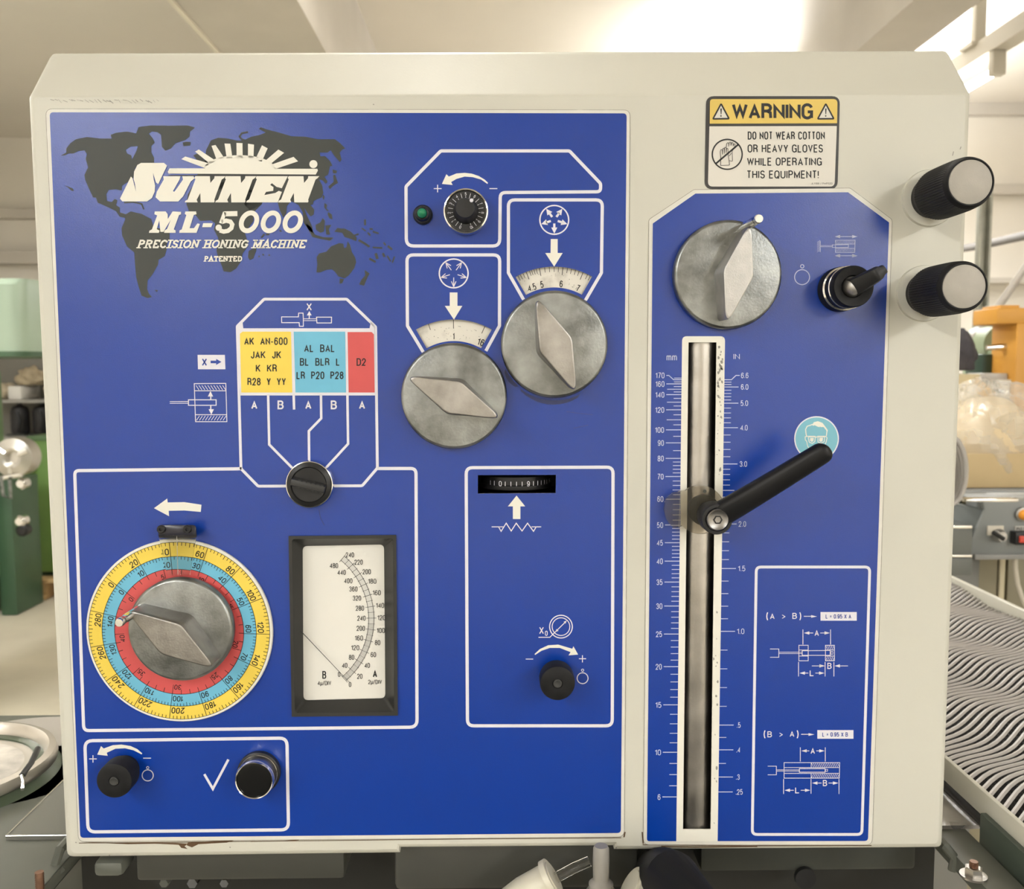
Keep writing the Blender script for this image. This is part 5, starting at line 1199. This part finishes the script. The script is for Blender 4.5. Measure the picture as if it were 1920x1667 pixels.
# control box
dcb = 1.82; yc = A(0, 0, dcb).y
cbx = thing('control_box', (A(1880, 0, dcb).x, yc, A(0, 1045, dcb).z), 'grey control box with a black selector and a red button under the bench edge', 'control box')
M_cg = mat('control_grey', (.235, .25, .25), .42, var=.04, vs=8)
f3 = [A(1843, 940, dcb), A(2060, 940, dcb), A(2060, 1041, dcb), A(1821, 1041, dcb), A(1823, 1008, dcb), A(1846, 957, dcb)]
m = MB(); bk = [Vector((v.x, v.y+.075, v.z)) for v in f3]
m.add(f3+bk, [(0, 1, 2, 3, 4, 5), (11, 10, 9, 8, 7, 6)]+[(i, (i+1) % 6, 6+(i+1) % 6, 6+i) for i in range(6)]); m.build('front_plate', M_cg, cbx, bevel=.002)
s3 = [A(1788, 944, 1.86), A(1845, 955, 1.825), A(1822, 1006, 1.825), A(1788, 1010, 1.86)]
m = MB(); m.hexa(s3, [Vector((v.x, v.y+.06, v.z)) for v in s3]); m.build('side_cheek', mat('cheek_grey', (.12, .135, .135), .45), cbx, bevel=.002)
pb('bottom_lip', 1828, 2060, 1040, 1048, dcb-.005, .09, mat('lip_grey', (.30, .30, .29), .45), cbx, .001)
pb('top_strip', 1812, 1910, 936, 941, dcb-.002, .03, M_chrome, cbx, .001)
se = pb('selector_plate', 1852, 1882, 986, 1004, dcb-.004, .004, mat('pale_plastic', (.62, .58, .50), .4), cbx, .001)
c = A(1870, 1003, dcb); MB().lathe(c, [(.0135, 0), (.0135, .008), (.011, .014), (.0095, .020), (0, .020)], 28).build('selector_base', M_alu2, cbx)
c2 = A(1870, 1003, dcb-.02); e_ = A(1882, 1011, dcb-.03); st_ = A(1862, 998, dcb-.03)
MB().tube([st_, e_], .0045, 10).build('selector_lever', M_rubber, cbx)
c = A(1915, 964, dcb); al = MB().lathe(c, [(.014, 0), (.014, .006), (.011, .008), (0, .008)], 28).build('lamp_ring', M_alu2, cbx)
MB().lathe(c, [(.0105, .007), (.010, .014), (.005, .020), (0, .021)], 24).build('amber_lens', mat('amber_lens', (.75, .30, .03), .2), cbx)
pb('name_strip', 1904, 1945, 987, 997, dcb-.003, .003, mat('strip_white', (.6, .58, .54), .45), cbx, 0)
def cbm(x, y, off): return A(x, y, dcb-.0035)
m = MB(); m.text('RESET', 1922, 992, 6.5, 32, 0, mp=cbm, bold=.03); m.build('black_lettering', M_black, cbx, smooth=0)
pb('button_housing', 1905, 1940, 998, 1022, dcb-.022, .022, M_rubber, cbx, .002)
pb('red_button', 1914, 1934, 1006, 1018, dcb-.028, .008, mat('red_plastic', (.60, .07, .045), .35), cbx, .001)
hg = thing('grey_housing', (A(1805, 0, 1.80).x, A(0, 0, 1.8).y, A(0, 1082, 1.8).z), 'stack of dark grey metal housings against the panel edge, left of the control box', 'housing')
M_hg = mat('housing_grey', (.155, .165, .155), .42, var=.06, vs=9)
pb('upper_housing', 1740, 1823, 990, 1040, 1.80, .10, M_hg, hg, .003); pb('bright_strip', 1740, 1823, 986, 991, 1.797, .10, M_chrome, hg, .0005)
pb('lower_housing', 1740, 1823, 1046, 1080, 1.80, .10, M_hg, hg, .003); pb('bright_strip', 1740, 1823, 1041, 1045, 1.797, .10, M_chrome, hg, .0005)
pb('housing_foot', 1740, 1836, 1046, 1112, 1.92, .08, mat('foot_grey', (.20, .20, .19), .5), hg, .004, z0=0.001)
# crate
ccd = 1.93; yk = A(0, 0, ccd).y; kx0 = A(1770, 880, ccd).x; kx1 = A(2010, 880, ccd).x; kz1 = A(0, 861, ccd).z
M_kr = mat('tan_fibreboard', (.56, .43, .24), .7, var=.06, vs=10)
kr = thing('open_crate', ((kx0+kx1)/2, yk+.15, zw), 'open tan fibreboard crate on the bench under the wrapped bundle', 'crate')
b6('front_side', kx0, kx1, yk, yk+.007, zw+.001, kz1, M_kr, kr, bevel=.002); b6('back_side', kx0, kx1, yk+.213, yk+.22, zw+.001, kz1, M_kr, kr, bevel=.002)
b6('end_side', kx0, kx0+.007, yk+.008, yk+.212, zw+.001, kz1, M_kr, kr, bevel=.002); b6('end_side', kx1-.007, kx1, yk+.008, yk+.212, zw+.001, kz1, M_kr, kr, bevel=.002)
b6('crate_bottom', kx0+.008, kx1-.008, yk+.008, yk+.212, zw+.001, zw+.006, M_kr, kr)
pc = A(1872, 800, ccd+.1)
bn = thing('wrapped_bundle', (pc.x, yk+.11, zw+.008), 'cream bundle wrapped in glossy clear plastic lying in the tan crate', 'bundle')
bz0 = zw+.008
blob((A(1860, 0, ccd+.14).x, yk+.11, bz0+.6*.11), (.125, .085, .112), 21, .10, 20).build('cream_roll', mat('cream_foam', (.78, .64, .42), .6, var=.06, vs=20), bn, smooth=80)
fb = blob((A(1866, 0, ccd+.14).x, yk+.11, bz0+.6*.12), (.150, .098, .134), 33, .16, 34)
rr_ = random.Random(4)
fb.v = [v+Vector((rr_.uniform(-1, 1), rr_.uniform(-1, 1), rr_.uniform(-1, 1)))*.0042 for v in fb.v]
fb.build('plastic_film', mat('clear_film', (.95, .92, .86), .10, alpha=.30, spec=1.0, coat=1), bn, smooth=20)
# things on the back of the bench
def single(o, lab, cat): o['label'] = lab; o['category'] = cat; return o
wbx = thing('white_terminal_box', (A(1870, 0, 2.35).x, A(0, 0, 2.35).y, zw), 'white plastic box with a dark window behind the wrapped bundle', 'box')
pb('box_body', 1843, 1903, 717, 760, 2.35, .06, mat('ivory_case', (.66, .63, .55), .4), wbx, .006, z0=zw+.001); pb('box_lid', 1840, 1906, 712, 718, 2.345, .067, MATS['ivory_case'], wbx, .002)
pb('dark_window', 1866, 1882, 729, 738, 2.346, .004, M_rubber, wbx, 0); pb('grey_cover', 1846, 1890, 700, 713, 2.36, .09, mat('cover_grey', (.50, .47, .43), .4), wbx, .003)
crd = thing('cream_carton', (A(1815, 0, 2.2).x, A(0, 0, 2.2).y, zw), 'long cream carton with an orange taped end, beside the panel edge', 'box')
pb('carton_body', 1752, 1838, 702, 728, 2.2, .16, mat('cream_card', (.66, .57, .36), .6), crd, .004, z0=zw+.001)
f_ = [A(1833, 706, 2.19), A(1868, 735, 2.12), A(1866, 748, 2.12), A(1832, 728, 2.19)]
MB().hexa(f_, [v+Vector((0, .05, 0)) for v in f_]).build('taped_end', mat('orange_card', (.62, .38, .13), .6), crd, bevel=.003)
pc_ = A(1808, 660, 2.28); zc0 = A(0, 702, 2.2).z
single(blob((A(1806, 0, 2.28).x, pc_.y, zc0+.6*.062), (.055, .06, .064), 3, .15).build('dark_cloth', mat('dark_grey_cloth', (.075, .07, .08), .9, var=.2, vs=40), None, smooth=80), 'crumpled dark grey cloth on top of the cream carton', 'cloth')
gm_ = thing('green_bench_machine', (A(1880, 0, 2.5).x, A(0, 0, 2.5).y, zw), 'pale green bench machine with a black end plate inside the orange frame', 'machine')
G_p2 = mat('pale_green_casting', (.36, .44, .30), .4, var=.05, vs=8)
pb('casting', 1858, 1890, 655, 705, 2.50, .16, G_p2, gm_, .012, z0=zw+.001)
MB().lathe((A(1878, 0, 2.6).x, A(0, 0, 2.52).y, A(0, 655, 2.6).z), [(.055, 0), (.055, -.12)], 40).build('round_hood', G_p2, gm_)
pb('rear_cover', 1872, 1906, 612, 700, 2.62, .10, mat('grey_green_paint', (.27, .34, .29), .35), gm_, .012, z0=zw+.001)
pb('end_plate', 1889, 1907, 643, 716, 2.42, .04, M_rubber, gm_, .003, z0=zw+.001)
for y in (650, 709): MB().lathe(A(1902, y, 2.418), [(.004, 0), (.004, .004), (0, .004)], 14).build('bolt_head', M_chrome, gm_)
MB().tube([A(1850, 652, 2.38), A(1892, 650, 2.38)], [.006, .012], 14).build('spindle', M_chrome, gm_)
pb('dark_motor', 1842, 1861, 664, 705, 2.44, .09, mat('deep_green', (.03, .06, .045), .4), gm_, .004, z0=zw+.001)
fr_o = thing('orange_frame', (A(1915, 0, 2.45).x, A(0, 0, 2.45).y, zw), 'orange painted steel frame standing on the bench at the right edge', 'frame')
M_or = mat('orange_paint', (.68, .34, .06), .45, var=.05, vs=6)
pb('frame_leg', 1907, 1935, 606, 760, 2.33, .12, M_or, fr_o, .004, z0=zw+.001); pb('frame_head', 1869, 2000, 577, 607, 2.33, .12, M_or, fr_o, .005); pb('frame_leg', 1975, 2000, 607, 760, 2.33, .12, M_or, fr_o, .004, z0=zw+.001)
pb('cap_block', 1876, 1912, 572, 578, 2.34, .09, M_or, fr_o, .002)
zt = A(0, 340, 2.7).z
sp_ = thing('steel_strut', (A(1848, 0, 2.7).x, A(0, 0, 2.7).y, zw), 'upright galvanised steel strut behind the knurled knobs', 'post')
M_gal = mat('galvanised', (.40, .40, .35), .5, .6, var=.2, vs=20)
tp_, bt_ = A(1851, 200, 2.7), A(1843, 760, 2.7)
xs = (tp_.x+bt_.x)/2
zt = A(0, 352, 2.7).z
b6('web', xs-.014, xs+.014, tp_.y+.02, tp_.y+.026, zw+.001, zt, M_gal, sp_, bevel=.001)
for sx in (-1, 1): b6('flange', xs+sx*.014-.003, xs+sx*.014+.003, tp_.y, tp_.y+.026, zw+.001, zt, M_gal, sp_, bevel=.001)
# lamp arm
lm = thing('desk_lamp', (A(1842, 0, 2.6).x, A(0, 0, 2.6).y, A(0, 690, 2.6).z), 'pale jointed lamp arm clamped to the strut and rising to the right edge', 'lamp')
M_lp = mat('lamp_grey', (.50, .47, .44), .5)
MB().tube([A(1838, 622, 2.6), A(1995, 400, 2.6)], .0105, 16).build('upper_arm', M_lp, lm)
MB().lathe(A(1832, 634, 2.6), [(.017, -.014), (.019, -.012), (.019, .012), (.017, .014), (.006, .014), (.005, .011), (0, .011)], 28).build('joint', M_lp, lm)
MB().lathe(A(1843, 627, 2.6), [(.011, -.012), (.011, .016), (0, .016)], 20).build('joint_knob', M_chrome, lm)
MB().tube([A(1836, 640, 2.6), A(1846, 668, 2.6), A(1850, 686, 2.62)], .0045, 8).build('lower_arm', M_lp, lm)
pb('clamp', 1840, 1864, 680, 694, 2.61, .075, M_lp, lm, .003)
MB().tube([A(1995, 400, 2.6), A(2120, 470, 2.5)], [.02, .06], 24).build('lamp_shade', M_lp, lm)
# cables
cl = thing('cable_coil', (A(1786, 0, 1.72).x, A(0, 0, 1.72).y, A(0, 945, 1.72).z), 'coil of grey cable hanging at the panel edge below the bundle', 'cable')
M_cb = mat('grey_cable', (.48, .46, .44), .45)
for k_ in range(5):
    cx_, cy_ = 1782-k_*1.5, 882+k_*2; rx_, ry_ = 30-k_*4.2, 64-k_*7
    pts = [A(cx_+rx_*math.cos(2*PI*i/36), cy_+ry_*math.sin(2*PI*i/36), 1.72+.008*k_+.006*math.sin(i*.35)) for i in range(37)]
    MB().tube(pts, .0040, 8).build('cable_turn', M_cb, cl)
MB().tube([A(1770, 830, 1.73), A(1765, 830, 1.80), A(1760, 832, 1.895)], .003, 8).build('hook', M_chrome, cl)
single(MB().tube([A(1904, 1040, 1.86), A(1904, 1065, 1.87), A(1908, 1095, 1.88), A(1918, 1125, 1.89), A(1935, 1160, 1.9), A(1960, 1250, 1.9)], .0045, 10).build('white_cable', mat('white_pvc', (.66, .62, .54), .4), None), 'white cable hanging from the control box at the right edge', 'cable')
# duct, pipe on the far wall
single(MB().tube([A(1780, 470, 5.1), A(1835, 461, 4.6), A(1960, 433, 3.7)], .019, 14).build('cable_duct', mat('duct_grey', (.13, .12, .11), .8), None), 'grey cable duct running along the right wall behind the knobs', 'duct')
struct(b6('trim_7', 1.0, 4.6, 5.12, 5.25, CZ+.50, CZ+.53, M_beam)); struct(b6('trim_8', -4.2, .9, 5.9, 6.06, CZ+.72, CZ+.80, M_beam))
